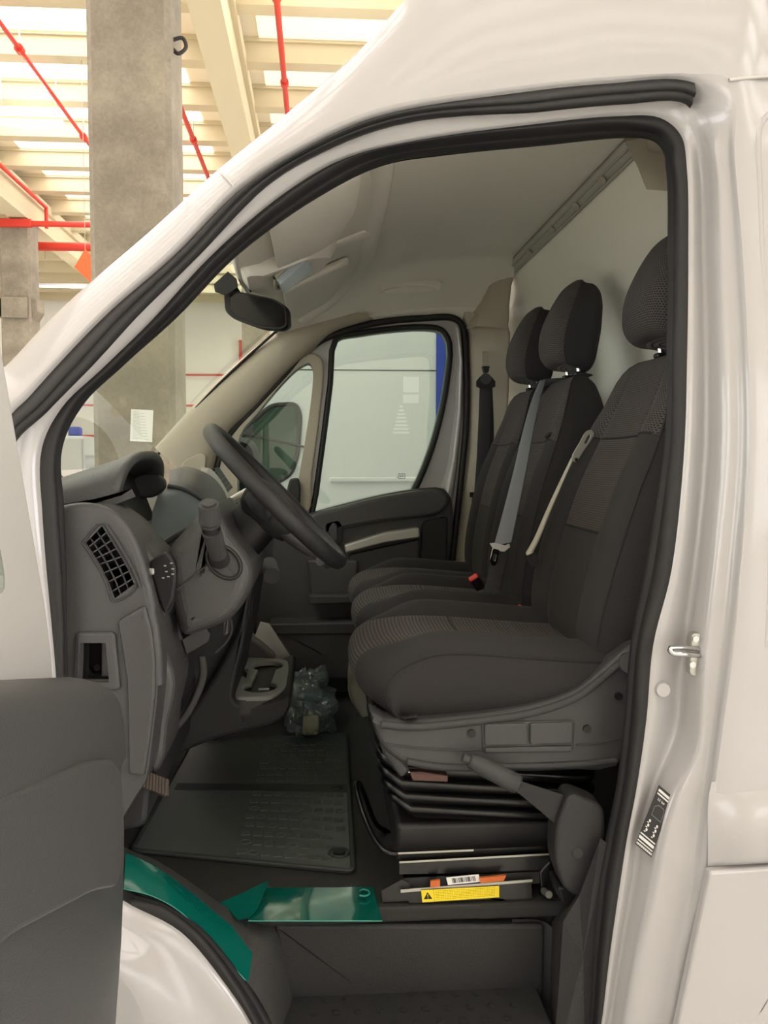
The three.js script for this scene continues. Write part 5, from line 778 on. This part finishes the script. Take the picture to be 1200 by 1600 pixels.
// tear loop on the middle backrest
part(middle, 'release_loop', tube([[0.5871,1.5299,-0.77],[0.5989,1.5399,-0.77],[0.6125,1.5332,-0.77],[0.6262,1.5233,-0.77],[0.6126,1.52,-0.77],[0.5957,1.5232,-0.77]], 0.005, 8), M.black, 'small black release loop');
// driver's seat shroud, bellows, rails
{
  const z = -0.135, t = driver;
  const o = dense2([[0.0911,1.003],[0.1198,0.9879],[0.1775,0.9854],[0.2379,0.989],[0.3107,0.996],[0.3717,1.0046],[0.4354,1.0192],[0.4882,1.0403],[0.5371,1.08],[0.5738,1.1125],[0.5947,1.1257],[0.6172,1.118],[0.6121,1.0565],[0.5886,0.9704],[0.5649,0.8864],[0.484,0.881],[0.336,0.8812],[0.2383,0.8837],[0.1656,0.8966],[0.1318,0.917],[0.1126,0.937],[0.0982,0.975]], 2);
  const sh = part(t, 'seat_shroud', ext(o, -0.19, -0.115, 0.014, [], 4), M.seatPlastic, 'grey plastic side cover under the cushion');
  part(sh, 'shroud_ridge', tube([[0.1122,0.9798,-0.115],[0.1649,0.9738,-0.115],[0.2372,0.9771,-0.115],[0.3098,0.9841,-0.115],[0.3707,0.9913,-0.115],[0.4342,1.0059,-0.115],[0.4868,1.0269,-0.115],[0.5357,1.064,-0.115],[0.5784,1.1,-0.115]], 0.008, 8), M.seatPlastic);
  part(sh, 'shroud_lip', tube([[0.1602,0.9083,-0.115],[0.2254,0.8968,-0.115],[0.3348,0.8941,-0.115],[0.4824,0.8952,-0.115],[0.5592,0.9008,-0.115]], 0.007, 8), M.seatPlastic);
  part(sh, 'shroud_groove', tube([[0.117,0.9437,-0.114],[0.1769,0.9338,-0.114],[0.2614,0.9281,-0.114],[0.3003,0.9284,-0.114]], 0.0018, 6), M.dash);
  part(sh, 'shroud_groove', tube([[0.4816,0.9327,-0.114],[0.5187,0.9343,-0.114],[0.5682,0.9455,-0.114]], 0.0018, 6), M.dash);
  part(sh, 'blank_frame', ext(rpoly([[0.2992,0.9809],[0.4786,0.9807],[0.4757,0.9193],[0.3032,0.9211]], 0.008), -0.118, -0.111, 0.003), M.dash);
  part(sh, 'switch_blank', ext(rpoly([[0.3043,0.9787],[0.3855,0.9793],[0.3859,0.9378],[0.3046,0.9373]], 0.006), -0.112, -0.104, 0.003), M.seatPlastic, 'rectangular blank cover');
  part(sh, 'switch_blank', ext(rpoly([[0.3904,0.9792],[0.4734,0.9798],[0.4727,0.9382],[0.3908,0.9377]], 0.006), -0.112, -0.104, 0.003), M.seatPlastic, 'rectangular blank cover');
  part(sh, 'blank_base', ext(rpoly([[0.3052,0.9339],[0.4724,0.9336],[0.4701,0.9226],[0.3065,0.9241]], 0.004), -0.112, -0.106, 0.002), M.seatPlastic);
  for (const p of [[0.2817,0.9597,-0.113],[0.5019,0.9633,-0.113],[0.5616,1.0248,-0.113]]) { part(sh, 'shroud_screw', rod([p[0], p[1], p[2] - 0.004], [p[0], p[1], p[2] + 0.003], 0.0075, 16), M.black); }
  part(sh, 'recliner_knob', rod([0.5836,1.0877,-0.115], [0.5746,1.0936,-0.09], 0.022, 24, 0.019), M.dash);
  // bellows: stacked rounded frames
  const fold = (y, h, x0, x1, zz0, zz1, lean) => { const loops = []; for (const [k, s] of [[-0.5, 0.93], [-0.3, 0.985], [0, 1], [0.3, 0.985], [0.5, 0.93]]) { const cx = (x0 + x1) / 2, cz = (zz0 + zz1) / 2; loops.push(rpoly([[x0, zz0], [x1, zz0], [x1, zz1], [x0, zz1]], 0.045, 6).map(([x, q]) => { const X = cx + (x - cx) * s, Z = cz + (q - cz) * s; return [X, y + k * h + lean * sstep(x0 + 0.1, x0, X) * 0.05, Z]; })); } return loft(loops); };
  [[0.90, 0.036, 0.10], [0.866, 0.034, 0.105], [0.835, 0.031, 0.108], [0.806, 0.029, 0.112], [0.779, 0.027, 0.118], [0.753, 0.027, 0.13]].forEach(([y, h, x0], k) => part(t, 'bellows_fold', fold(y, h, x0, 0.56, -0.62, -0.20, 1), M.gloss, 'black rubber bellows fold'));
  part(t, 'bellows_core', bx(0.16, 0.54, 0.74, 0.97, -0.58, -0.25, 0.03), M.black);
  part(t, 'base_box', bx(0.15, 0.56, 0.655, 0.742, -0.6, -0.225, 0.012), M.rubberGrey);
  part(t, 'slide_rail', loft([[[0.1498,0.7027,-0.185],[0.4536,0.7058,-0.185],[0.4537,0.6928,-0.185],[0.1498,0.6899,-0.185]], [[0.1525,0.6891,-0.215],[0.4616,0.6922,-0.215],[0.4618,0.6789,-0.215],[0.1525,0.676,-0.215]]]), M.gloss, 'black glossy slide rail');
  part(t, 'slide_rail', loft([[[0.1514,0.6893,-0.175],[0.4536,0.6947,-0.175],[0.454,0.6584,-0.175],[0.1515,0.6637,-0.175]], [[0.1555,0.6683,-0.22],[0.4658,0.6739,-0.22],[0.4662,0.6366,-0.22],[0.1555,0.642,-0.22]]]), M.gloss, 'black glossy slide rail');
  part(t, 'rail_flange', loft([[[0.151,0.6916,-0.17],[0.4523,0.6983,-0.17],[0.4523,0.6944,-0.17],[0.151,0.6878,-0.17]], [[0.1515,0.6888,-0.176],[0.4539,0.6956,-0.176],[0.4539,0.6917,-0.176],[0.1515,0.685,-0.176]]]), M.steel);
  part(t, 'rail_flange', loft([[[0.1494,0.705,-0.18],[0.2986,0.7066,-0.18],[0.2986,0.7027,-0.18],[0.1494,0.7012,-0.18]], [[0.1499,0.7023,-0.186],[0.2996,0.7039,-0.186],[0.2997,0.7,-0.186],[0.1499,0.6984,-0.186]]]), M.steel);
  part(t, 'adjuster_bar', tube([[0.1741,0.6926,-0.2],[0.1308,0.6966,-0.2],[0.1118,0.7065,-0.22],[0.0935,0.7295,-0.26],[0.0783,0.765,-0.3],[0.0729,0.7866,-0.33],[0.081,0.778,-0.36],[0.0992,0.7176,-0.42],[0.1287,0.6332,-0.48],[0.1598,0.6056,-0.5]], 0.0055, 8), M.gloss, 'bent black adjuster bar');
  part(t, 'shroud_front', ext(rpoly([[0.1018,0.9722],[0.1257,0.9641],[0.1383,0.9179],[0.1738,0.8709],[0.1548,0.8534],[0.1181,0.9055]], 0.01), -0.6, -0.17, 0.01), M.dash);
  part(t, 'lever_tag', ext(rpoly([[0.1717,0.8652],[0.1943,0.8646],[0.2472,0.8556],[0.2472,0.8429],[0.178,0.8472]], 0.002), -0.2, -0.18, 0.002), std(0x6b4a42, 0.6));
  part(t, 'lever_pin', rod([0.1697,0.8635,-0.185], [0.1949,0.8615,-0.185], 0.003, 8), M.chrome);
}
// low black bracket with labels, beside the rails
{
  const t = thing('seat_bracket', 'low black bracket with yellow warning label on the cab floor', 'bracket');
  part(t, 'foot', loft([[[0.1157,0.6365,-0.165],[0.1556,0.6581,-0.165],[0.1706,0.6499,-0.165],[0.1706,0.6141,-0.165],[0.1182,0.6135,-0.165]], [[0.1181,0.619,-0.2],[0.1588,0.641,-0.2],[0.1742,0.6327,-0.2],[0.1742,0.5961,-0.2],[0.1206,0.5955,-0.2]]]), M.gloss);
  part(t, 'plate', loft([[[0.1576,0.6375,-0.16],[0.4094,0.6465,-0.16],[0.4123,0.6077,-0.16],[0.3972,0.5953,-0.16],[0.3716,0.604,-0.16],[0.3525,0.615,-0.16],[0.1701,0.6115,-0.16]], [[0.1584,0.6335,-0.168],[0.4114,0.6425,-0.168],[0.4143,0.6035,-0.168],[0.3991,0.5911,-0.168],[0.3734,0.5999,-0.168],[0.3542,0.6109,-0.168],[0.1709,0.6074,-0.168]]]), M.gloss, 'black plate');
  part(t, 'plate_edge', loft([[[0.1524,0.6412,-0.158],[0.4114,0.6525,-0.158],[0.4114,0.6474,-0.158],[0.1525,0.6349,-0.158]], [[0.1554,0.6278,-0.19],[0.4193,0.6393,-0.19],[0.4194,0.6341,-0.19],[0.1554,0.6227,-0.19]]]), M.steel, 'bright folded edge');
  part(t, 'upper_shelf', loft([[[0.1585,0.6581,-0.17],[0.4321,0.6615,-0.17],[0.4324,0.6382,-0.17],[0.1586,0.6325,-0.17]], [[0.1642,0.6369,-0.23],[0.4476,0.6405,-0.23],[0.4478,0.6164,-0.23],[0.1642,0.613,-0.23]]]), M.black);
  const cv = document.createElement('canvas'); cv.width = 640; cv.height = 120; const x = cv.getContext('2d'); x.fillStyle = '#f2d714'; x.fillRect(0, 0, 640, 120); x.fillStyle = '#1a1810'; x.beginPath(); x.moveTo(50, 22); x.lineTo(86, 92); x.lineTo(14, 92); x.closePath(); x.fill(); x.fillStyle = '#f2d714'; x.fillRect(47, 44, 6, 26); x.fillRect(47, 76, 6, 7); x.fillStyle = '#8d7c1c'; x.fillRect(100, 0, 3, 120); for (let i = 0; i < 6; i++) for (let k = 0; k < 26; k++) x.fillRect(116 + k * 19, 16 + i * 16, 10 + ((i * 7 + k * 5) % 8), 4);
  const tx = new THREE.CanvasTexture(cv); tx.colorSpace = THREE.SRGBColorSpace;
  const quad = (q, name, mat, label) => { const g = new THREE.BufferGeometry(); g.setAttribute('position', new THREE.Float32BufferAttribute([...q[0], ...q[1], ...q[2], ...q[3]], 3)); g.setAttribute('uv', new THREE.Float32BufferAttribute([0, 1, 1, 1, 1, 0, 0, 0], 2)); g.setIndex([0, 2, 1, 0, 3, 2]); g.computeVertexNormals(); return part(t, name, g, mat, label); };
  quad([[0.192,0.6398,-0.1555],[0.345,0.6432,-0.1555],[0.3452,0.6202,-0.1555],[0.1946,0.6155,-0.1555]], 'warning_label', std(0xffffff, 0.45, { map: tx, side: THREE.DoubleSide }), 'yellow warning label with a black triangle');
  const cb = document.createElement('canvas'); cb.width = 256; cb.height = 64; { const y = cb.getContext('2d'); y.fillStyle = '#e6e4de'; y.fillRect(0, 0, 256, 64); y.fillStyle = '#2a2826'; let p = 40; let k = 3; while (p < 224) { k = (k * 13 + 7) % 11; y.fillRect(p, 12, 2 + k % 4, 40); p += 4 + k % 5; } }
  const tb = new THREE.CanvasTexture(cb); tb.colorSpace = THREE.SRGBColorSpace;
  quad([[0.2409,0.6628,-0.157],[0.3048,0.667,-0.157],[0.3087,0.6515,-0.157],[0.2447,0.6474,-0.157]], 'barcode_label', std(0xffffff, 0.5, { map: tb, side: THREE.DoubleSide }), 'white barcode label');
  part(t, 'tag', slab([[0.2098,0.6583,-0.158],[0.2285,0.6602,-0.158],[0.2285,0.6474,-0.158],[0.2098,0.6456,-0.158]], 0.006), M.orange, 'orange tag'); part(t, 'tag', slab([[0.3051,0.6614,-0.158],[0.358,0.6646,-0.158],[0.3531,0.6546,-0.158],[0.3076,0.651,-0.158]], 0.006), M.orange, 'orange tag');
  part(t, 'bolt', rod([0.4351,0.6275,-0.16], [0.4373,0.6348,-0.13], 0.007, 12), M.steel, 'zinc bolt');
  part(t, 'hinge_plate', ext(rpoly([[0.427,0.6643],[0.4498,0.6868],[0.4603,0.6631],[0.4662,0.6045],[0.4328,0.5992]], 0.008), -0.19, -0.165, 0.003), M.gloss);
}
// hand brake
{
  const t = thing('hand_brake', 'grey hand brake lever on a black bracket beside the driver seat', 'hand brake');
  const a = [0.2715,0.9212,-0.08], b = [0.3674,0.8687,-0.085], d = V(b).sub(V(a)).normalize();
  const pr = [[0, 0.0], [0.0, 0.010], [0.004, 0.0135], [0.02, 0.0165], [0.05, 0.0175], [0.085, 0.0185], [0.1, 0.0185], [0.106, 0.016], [0.106, 0]].map(([y, r]) => new THREE.Vector2(r, y));
  const g = new THREE.LatheGeometry(pr, 24); g.applyQuaternion(new THREE.Quaternion().setFromUnitVectors(new THREE.Vector3(0, 1, 0), d)); g.translate(...a); part(t, 'grip', g, M.seatPlastic, 'grey rubber grip');
  part(t, 'release_button', rod([0.2596,0.9262,-0.08], a, 0.008, 14), M.dash);
  part(t, 'lever_arm', loft([[[0.3567,0.8853,-0.07],[0.4456,0.8541,-0.07],[0.47,0.8292,-0.07],[0.4342,0.7964,-0.07],[0.4039,0.8239,-0.07],[0.3568,0.8637,-0.07]], [[0.3635,0.8742,-0.1],[0.4541,0.8423,-0.1],[0.479,0.817,-0.1],[0.4425,0.7835,-0.1],[0.4116,0.8115,-0.1],[0.3637,0.8522,-0.1]]]), M.black);
  part(t, 'bracket_cover', ext(rpoly([[0.4534,0.8649],[0.5198,0.8366],[0.5219,0.7737],[0.5121,0.7013],[0.4981,0.6677],[0.4716,0.6638],[0.4448,0.6818],[0.4274,0.7345],[0.4291,0.8008]], 0.02), -0.12, -0.055, 0.008), M.dashDark, 'black bracket cover');
  part(t, 'cover_screw', rod([0.4717,0.7475,-0.06], [0.4687,0.7522,-0.05], 0.009, 18), M.black);
  part(t, 'base_plate', ext(rpoly([[0.4383,0.6758],[0.5178,0.6668],[0.5062,0.624],[0.451,0.6348]], 0.012), -0.15, -0.08, 0.005), M.black);
  part(t, 'fixing_bolt', rod([0.485,0.6458,-0.08], [0.482,0.651,-0.07], 0.006, 10), M.steel);
}
// ---------- belts ----------
function strap(pts, w, mat, parent, name, along) {            // flat webbing; along: direction of its width
  const A = V(along).normalize(), c = dense(pts, 5), rows = c.map((p, i) => { const ww = Array.isArray(w) ? lerp(w[0], w[1], i / (c.length - 1)) : w; return [[-1, 0], [-0.33, 0.0012], [0.33, 0.0012], [1, 0], [1, -0.002], [-1, -0.002]].map(([s, h]) => [p[0] + A.x * s * ww / 2 - h, p[1] + A.y * s * ww / 2, p[2] + A.z * s * ww / 2 + h]); });
  return part(parent, name, loft(rows), mat);
}
function tongue(t, c, s, tilt, mat = M.steel) {               // metal tongue with a slot and its plastic head
  const g = ext(rpoly([[-0.011, 0], [0.011, 0], [0.012, -0.03], [0.007, -0.042], [-0.007, -0.042], [-0.012, -0.03]].map((p) => [p[0] * s, p[1] * s]), 0.004), -0.001, 0.001, 0, [rpoly([[-0.005, -0.012], [0.005, -0.012], [0.005, -0.03], [-0.005, -0.03]].map((p) => [p[0] * s, p[1] * s]), 0.002)]);
  g.rotateZ(tilt); g.rotateY(0.5); g.translate(...c); part(t, 'tongue', g, mat, 'metal belt tongue');
}
{
  const t = thing('middle_seat_belt', 'pale grey belt strap running down between the two passenger seats', 'seat belt', 'seat belts');
  strap([[0.6355,1.6999,-1],[0.5977,1.6432,-0.92],[0.5579,1.559,-0.84],[0.5186,1.4451,-0.77],[0.4855,1.339,-0.73],[0.462,1.2588,-0.71]], [0.018, 0.044], M.webbing, t, 'webbing', [1, 0.2, 0.12]);
  strap([[0.4588,1.2457,-0.71],[0.4477,1.1934,-0.71],[0.4349,1.1361,-0.71]], 0.042, M.webbingDark, t, 'webbing_tail', [1, 0.2, 0.12]);
  part(t, 'tongue_head', loft([[[0.4262,1.262,-0.695],[0.4376,1.2636,-0.695],[0.4671,1.2569,-0.695],[0.4769,1.2617,-0.695],[0.4786,1.2519,-0.695],[0.464,1.2407,-0.695],[0.4378,1.2441,-0.695]], [[0.4291,1.2606,-0.71],[0.4406,1.2622,-0.71],[0.4703,1.2554,-0.71],[0.4802,1.2603,-0.71],[0.4819,1.2505,-0.71],[0.4671,1.2391,-0.71],[0.4408,1.2426,-0.71]]]), M.silver, 'grey tongue head');
  tongue(t, [0.4416,1.2478,-0.69], 1.0, -0.25, M.chrome);
  part(t, 'belt_outlet', loft([[[0.6269,1.6961,-1.04],[0.6457,1.7072,-1.04],[0.6535,1.6815,-1.04],[0.6347,1.6703,-1.04]], [[0.6368,1.6996,-1.08],[0.6558,1.711,-1.08],[0.6638,1.6848,-1.08],[0.6447,1.6734,-1.08]]]), M.black);
  part(t, 'belt_tower', loft([[[0.6508,1.7091,-1.06],[0.7193,1.7133,-1.06],[0.728,1.6201,-1.06],[0.6479,1.6197,-1.06]], [[0.666,1.7147,-1.12],[0.7361,1.719,-1.12],[0.7451,1.6236,-1.12],[0.6631,1.6232,-1.12]]]), M.dash, 'grey belt outlet on the seat back');
}
{
  const t = thing('passenger_seat_belt', 'dark belt hanging down the rear pillar beside the passenger window', 'seat belt', 'seat belts');
  strap([[0.5928,1.7351,-1.645],[0.589,1.6074,-1.645],[0.583,1.47,-1.645],[0.5745,1.3435,-1.645]], 0.044, M.webbingDark, t, 'webbing', [1, 0, 0.1]);
  strap([[0.5665,1.3552,-1.64],[0.5581,1.2168,-1.64],[0.5474,1.0546,-1.64]], 0.042, M.webbingDark, t, 'webbing_tail', [1, 0, 0.1]);
  strap([[0.612,1.7319,-1.66],[0.6178,1.5622,-1.66],[0.6094,1.4354,-1.66],[0.5912,1.3544,-1.66]], [0.012, 0.02], M.webbingDark, t, 'webbing_return', [1, 0, 0.1]);
  part(t, 'belt_guide', loft([[[0.5571,1.7526,-1.64],[0.5709,1.7708,-1.64],[0.5848,1.7619,-1.64],[0.5986,1.7619,-1.64],[0.6124,1.7711,-1.64],[0.6264,1.753,-1.64],[0.6266,1.7349,-1.64],[0.6081,1.7257,-1.64],[0.5758,1.7255,-1.64],[0.5572,1.7345,-1.64]], [[0.5616,1.7549,-1.665],[0.5754,1.7732,-1.665],[0.5894,1.7642,-1.665],[0.6034,1.7643,-1.665],[0.6173,1.7735,-1.665],[0.6314,1.7553,-1.665],[0.6316,1.737,-1.665],[0.613,1.7277,-1.665],[0.5804,1.7275,-1.665],[0.5617,1.7366,-1.665]]]), M.black, 'black belt guide loop');
  part(t, 'guide_bolt', rod([0.5964,1.7642,-1.665], [0.5898,1.761,-1.63], 0.02, 16), M.black);
  part(t, 'height_adjuster', ext(rpoly([[0.5835,1.8093],[0.6091,1.8095],[0.6046,1.7866],[0.5907,1.7865]], 0.002), -1.69, -1.655, 0.002), M.black);
  part(t, 'tongue_head', loft([[[0.5346,1.3579,-1.63],[0.5809,1.3578,-1.63],[0.5811,1.3394,-1.63],[0.5347,1.3396,-1.63]], [[0.538,1.3572,-1.65],[0.5846,1.3571,-1.65],[0.5848,1.3386,-1.65],[0.5381,1.3388,-1.65]]]), M.black);
  tongue(t, [0.564,1.3351,-1.625], 1.2, 0, M.steel);
  part(t, 'adjuster_slot', ext(rpoly([[0.5854,1.8654],[0.6087,1.8656],[0.6091,1.8108],[0.5858,1.8106]], 0.003), -1.70, -1.690, 0.002), M.trim);
}
{
  const t = thing('driver_seat_belt', 'thin cream belt strap with a long metal tongue against the driver backrest', 'seat belt', 'seat belts');
  const A = [[0.5938,1.476,-0.54],[0.567,1.4175,-0.54],[0.5371,1.3498,-0.54],[0.5103,1.285,-0.54],[0.4923,1.2504,-0.54]], c = dense(A, 5);
  part(t, 'webbing', loft(c.map((p, i) => { const w = lerp(0.0025, 0.007, i / (c.length - 1)); return [[-w, 0.4 * w], [w, -0.4 * w]].flatMap(([a, b], k) => (k ? [[p[0] - a, p[1] - b, p[2] - 0.012], [p[0] + 0.001, p[1], p[2] - 0.012]].slice(0, 1) : [])).concat([[p[0] - w, p[1] - 0.4 * w, p[2]], [p[0] + w, p[1] + 0.4 * w, p[2]], [p[0] + w, p[1] + 0.4 * w, p[2] - 0.012], [p[0] - w, p[1] - 0.4 * w, p[2] - 0.012]]); })), std(0xb9b4a2, 0.7), 'cream webbing seen edge on');
  const loop = dense2([[0.5892,1.476],[0.6071,1.512],[0.6236,1.539],[0.6358,1.542],[0.6421,1.533],[0.6331,1.515],[0.6181,1.494],[0.5985,1.467]], 3), hole = dense2([[0.6178,1.5105],[0.6283,1.5315],[0.6344,1.533],[0.6345,1.527],[0.624,1.509]], 3);
  part(t, 'tongue', ext(loop, -0.542, -0.538, 0.0008, [hole]), M.steel, 'long metal belt tongue');
  part(t, 'tongue_stop', rbox(0.008, 0.008, 0.008, ...[0.6,1.473,-0.54], 0.002), M.black);
  part(t, 'belt_end', ext(rpoly([[0.4886,1.2402],[0.5069,1.2553],[0.5164,1.2339],[0.5012,1.2188]], 0.003), -0.56, -0.545, 0.002), M.fabric);
}
{
  const b = (label, q, len, zz) => { const t = thing('belt_buckle', label, 'buckle', 'red belt buckles'); const [p, e] = q; part(t, 'body', rod(e, p, 0.014, 8), M.black); const d = V(p).sub(V(e)).normalize(); const g = rbox(0.026, 0.010, 0.02, 0, 0, 0, 0.004); g.applyQuaternion(new THREE.Quaternion().setFromUnitVectors(new THREE.Vector3(0, 1, 0), d)); g.translate(...p); part(t, 'release_button', g, M.red, 'red release button'); return t; };
  b('red and black belt buckle beside the grey strap', [[0.4044,1.1606,-0.8], [0.4235,1.1334,-0.81]]);
  const t2 = b('red belt buckle on the driver seat side of the middle cushion', [[0.4781,1.1082,-0.6], [0.4948,1.0921,-0.61]]);
  for (const [p, q] of [[[0.5104,1.0866,-0.57], [0.5315,1.1094,-0.58]], [[0.523,1.0833,-0.57], [0.5378,1.1031,-0.58]]]) part(t2, 'steel_strap', rod(p, q, 0.003, 8), M.chrome);
}


// ---------- floor mat, films, bags ----------
{
  const t = thing('floor_mat', 'black rubber floor mat with rows of raised studs', 'mat');
  const c = [[0.0656,0.615,-0.2887], [0.0786,0.615,-1.2179], [-0.3915,0.615,-1.1763], [-0.415,0.615,-0.4262]];
  const g = ext(rpoly(c.map((p) => [p[0], -p[2]]), 0.02), 0, 0.008, 0.003); g.rotateX(-Math.PI / 2); g.translate(0, FL + 0.001, 0); part(t, 'mat_sheet', g, M.mat);
  const edge = rpoly(c.map((p) => [p[0], -p[2]]), 0.02).map(([x, y]) => [x, FL + 0.009, -y]); part(t, 'mat_border', sweep(oval(0.006, 0.004, 8), edge, [0, 1, 0], true), M.matDark);
  const at = (u, v) => { const a = c[3].map((q, k) => lerp(q, c[0][k], u)), b = c[2].map((q, k) => lerp(q, c[1][k], u)); return a.map((q, k) => lerp(q, b[k], v)); };
  const sg = rbox(0.02, 0.003, 0.026, 0, 0, 0, 0.0014, 1), ring = new THREE.TorusGeometry(0.011, 0.0014, 6, 14); ring.rotateX(Math.PI / 2);
  for (let i = 0; i < 9; i++) for (let j = 0; j < 16; j++) { if (Math.abs(j - 8) < 0.6 || (i === 8 && j < 3)) continue; const p = at(0.50 + i * 0.055, 0.05 + j * 0.057), m = part(t, 'mat_stud', (i + j) % 4 === 1 ? ring : sg, M.mat); m.position.set(p[0] + (j % 2) * 0.004, FL + 0.0093, p[2]); }
  const p1 = at(0.93, 0.085); const lg = new THREE.TorusGeometry(0.022, 0.003, 8, 28); lg.rotateX(Math.PI / 2); part(t, 'mat_fastener', lg, M.matDark, 'round mat fastener').position.set(p1[0] + 0.005, FL + 0.0105, p1[2]);
  part(t, 'fastener_cap', new THREE.CylinderGeometry(0.013, 0.014, 0.006, 20), M.black).position.set(p1[0] + 0.005, FL + 0.0105, p1[2]);
  const p2 = at(0.93, 0.5), l2 = new THREE.TorusGeometry(0.014, 0.0028, 8, 24); l2.rotateX(Math.PI / 2); part(t, 'mat_ring', l2, M.matDark).position.set(p2[0], FL + 0.0105, p2[2]);
  const ba = at(0.3, 0.5), bb = at(0.99, 0.5), wq = [at(0.05, 0.47), at(0.99, 0.47), at(0.99, 0.53), at(0.05, 0.53)].map((p) => [p[0], FL + 0.0098, p[2]]);
  part(t, 'mat_band', slab(wq, 0.002), M.matDark, 'smooth dark band across the mat');
}
{
  // green film on the wheel arch moulding
  const lo = dense([[-0.345,0.7199,-0.045],[-0.2853,0.7003,-0.045],[-0.2355,0.6635,-0.045],[-0.1889,0.6088,-0.045],[-0.1576,0.5722,-0.045],[-0.1307,0.5391,-0.045]], 5), hi = dense([[-0.355,0.7544,-0.11],[-0.308,0.73,-0.11],[-0.2425,0.6793,-0.11],[-0.195,0.6361,-0.11],[-0.1554,0.6004,-0.11],[-0.1249,0.5709,-0.11]], 5);
  const rows = [0, 0.25, 0.5, 0.75, 1].map((s) => lo.map((p, i) => p.map((v, k) => lerp(v, hi[i][k], s) + (k === 1 ? 0.004 + 0.006 * Math.sin(Math.PI * s) : k === 2 ? 0.012 : 0))));
  const t = thing('arch_protection_film', 'glossy green film strip curving along the wheel arch', 'film');
  part(t, 'film_sheet', grid(rows), M.film); part(t, 'film_edge', tube(lo.filter((_, i) => i % 4 === 0).map((p) => [p[0], p[1] + 0.003, p[2] + 0.013]), 0.001, 6), phy(0x3d9283, 0.2));
  const u = thing('sill_protection_film', 'glossy green film sheet with folded corner on the floor edge', 'film');
  const q = [[-0.1059,0.618,-0.2612],[0.103,0.618,-0.2243],[0.1118,0.618,-0.092],[-0.1553,0.618,-0.1114],[-0.1154,0.618,-0.1881]], N = 10, sheet = [];
  const A = [-0.1248,0.618,-0.2355], B = [0.103,0.618,-0.2243], Cc = [0.1118,0.618,-0.092], D = [-0.1363,0.618,-0.11];
  for (let j = 0; j <= N; j++) { const r = []; for (let i = 0; i <= 24; i++) { const s = i / 24, v = j / N, a = A.map((x, k) => lerp(x, B[k], s)), d = D.map((x, k) => lerp(x, Cc[k], s)); const p = a.map((x, k) => lerp(x, d[k], v)); p[1] = FL + 0.006 + 0.0016 * Math.sin(s * 5 + v * 2) * Math.sin(Math.PI * v) + 0.0004 * Math.sin(s * 17 + 1.3 * v); r.push(p); } sheet.push(r); }
  part(u, 'film_sheet', grid(sheet), M.film);
  part(u, 'folded_corner', grid([[[-0.1971,0.622,-0.1687], [-0.1614,0.632,-0.1789], [-0.1033,0.64,-0.2184]], [[-0.1722,0.62,-0.1393], [-0.135,0.628,-0.1549], [-0.1138,0.632,-0.1654]], [[-0.1551,0.618,-0.1091], [-0.1322,0.62,-0.1175], [-0.1217,0.624,-0.1375]]].map((r) => dense(r, 4))), M.film, 'lifted folded corner');
  part(u, 'film_edge', tube([D, Cc].map((p) => [p[0], FL + 0.006, p[2] + 0.001]), 0.001, 6, 4), phy(0x4fa393, 0.2));
  part(u, 'film_dimple', tube([[0.0734,0.622,-0.1946],[0.0801,0.622,-0.202],[0.0901,0.622,-0.1987],[0.093,0.622,-0.1829],[0.0839,0.622,-0.1759],[0.074,0.622,-0.1792]], 0.002, 6, 5), phy(0x2f8576, 0.2));
}
{
  // crumpled clear plastic bag on the passenger floor, and the cover hanging from the seat
  const noise = noiseField(64, [[5, 1], [11, 0.6]], 77);
  const bag = (t, name, c, rx, ry, rz, m, amp, s0) => { const g = new THREE.SphereGeometry(1, 44, 28), p = g.attributes.position; for (let i = 0; i < p.count; i++) { const x = p.getX(i), y = p.getY(i), z = p.getZ(i), k = 1 + amp * (noise(Math.atan2(z, x) / 6.2832 + 0.5 + s0, y * 0.4 + 0.5) - 0.5) * 2 + 0.4 * amp * (Math.abs(Math.sin(x * 7 + z * 5 + s0 * 9)) - 0.5); p.setXYZ(i, c[0] + x * rx * k, c[1] + Math.max(-0.9, y) * ry * k, c[2] + z * rz * k); } const n = g.toNonIndexed(); n.computeVertexNormals(); return part(t, name, n, m); };
  const t = thing('plastic_bag', 'crumpled clear plastic bag on the floor behind the cup holder', 'bag');
  const c = [-0.0269,0.722,-1.25]; bag(t, 'bag_skin', [c[0], FL + 0.07, c[2]], 0.075, 0.075, 0.13, M.bag, 0.5, 0.1);
  const c2 = [-0.0495,0.7454,-1.42]; bag(t, 'bag_skin', [c2[0], FL + 0.08, c2[2]], 0.085, 0.08, 0.13, M.bag, 0.5, 0.6);
  const inside = rbox(0.05, 0.03, 0.12, c[0] - 0.005, FL + 0.035, c[2] + 0.02, 0.008); part(t, 'bag_content', inside, M.roofRib, 'beige item inside the bag');
  part(t, 'bag_content', rod([c[0] - 0.05, FL + 0.09, c[2] - 0.12], [c[0] + 0.05, FL + 0.07, c[2] - 0.1], 0.014, 10), std(0x2f7f86, 0.4), 'teal item inside the bag');
  const u = thing('seat_cover_bag', 'loose translucent plastic hanging below the middle seat cushion', 'plastic cover');
  const rows = []; for (let i = 0; i <= 10; i++) { const s = i / 10; rows.push(Array.from({ length: 9 }, (_, j) => { const v = j / 8; const a = [0.0753,0.9336,-0.85], b = [0.1113,0.791,-0.78]; return [lerp(a[0], b[0], s) - 0.03 * Math.sin(Math.PI * s) + 0.03 * Math.sin(v * 9 + s * 3) * 0.4 + 0.06 * v, lerp(a[1], b[1], s), lerp(a[2], b[2], s) - 0.08 * v + 0.01 * Math.sin(s * 11)]; })); }
  part(u, 'sheet', grid(rows), M.bagDull);
}
scene.traverse((o) => { if (o.isMesh) { o.castShadow = true; o.receiveShadow = true; } if (o.isLight && !o.isRectAreaLight) o.castShadow = true; });
renderer.render(scene, camera);
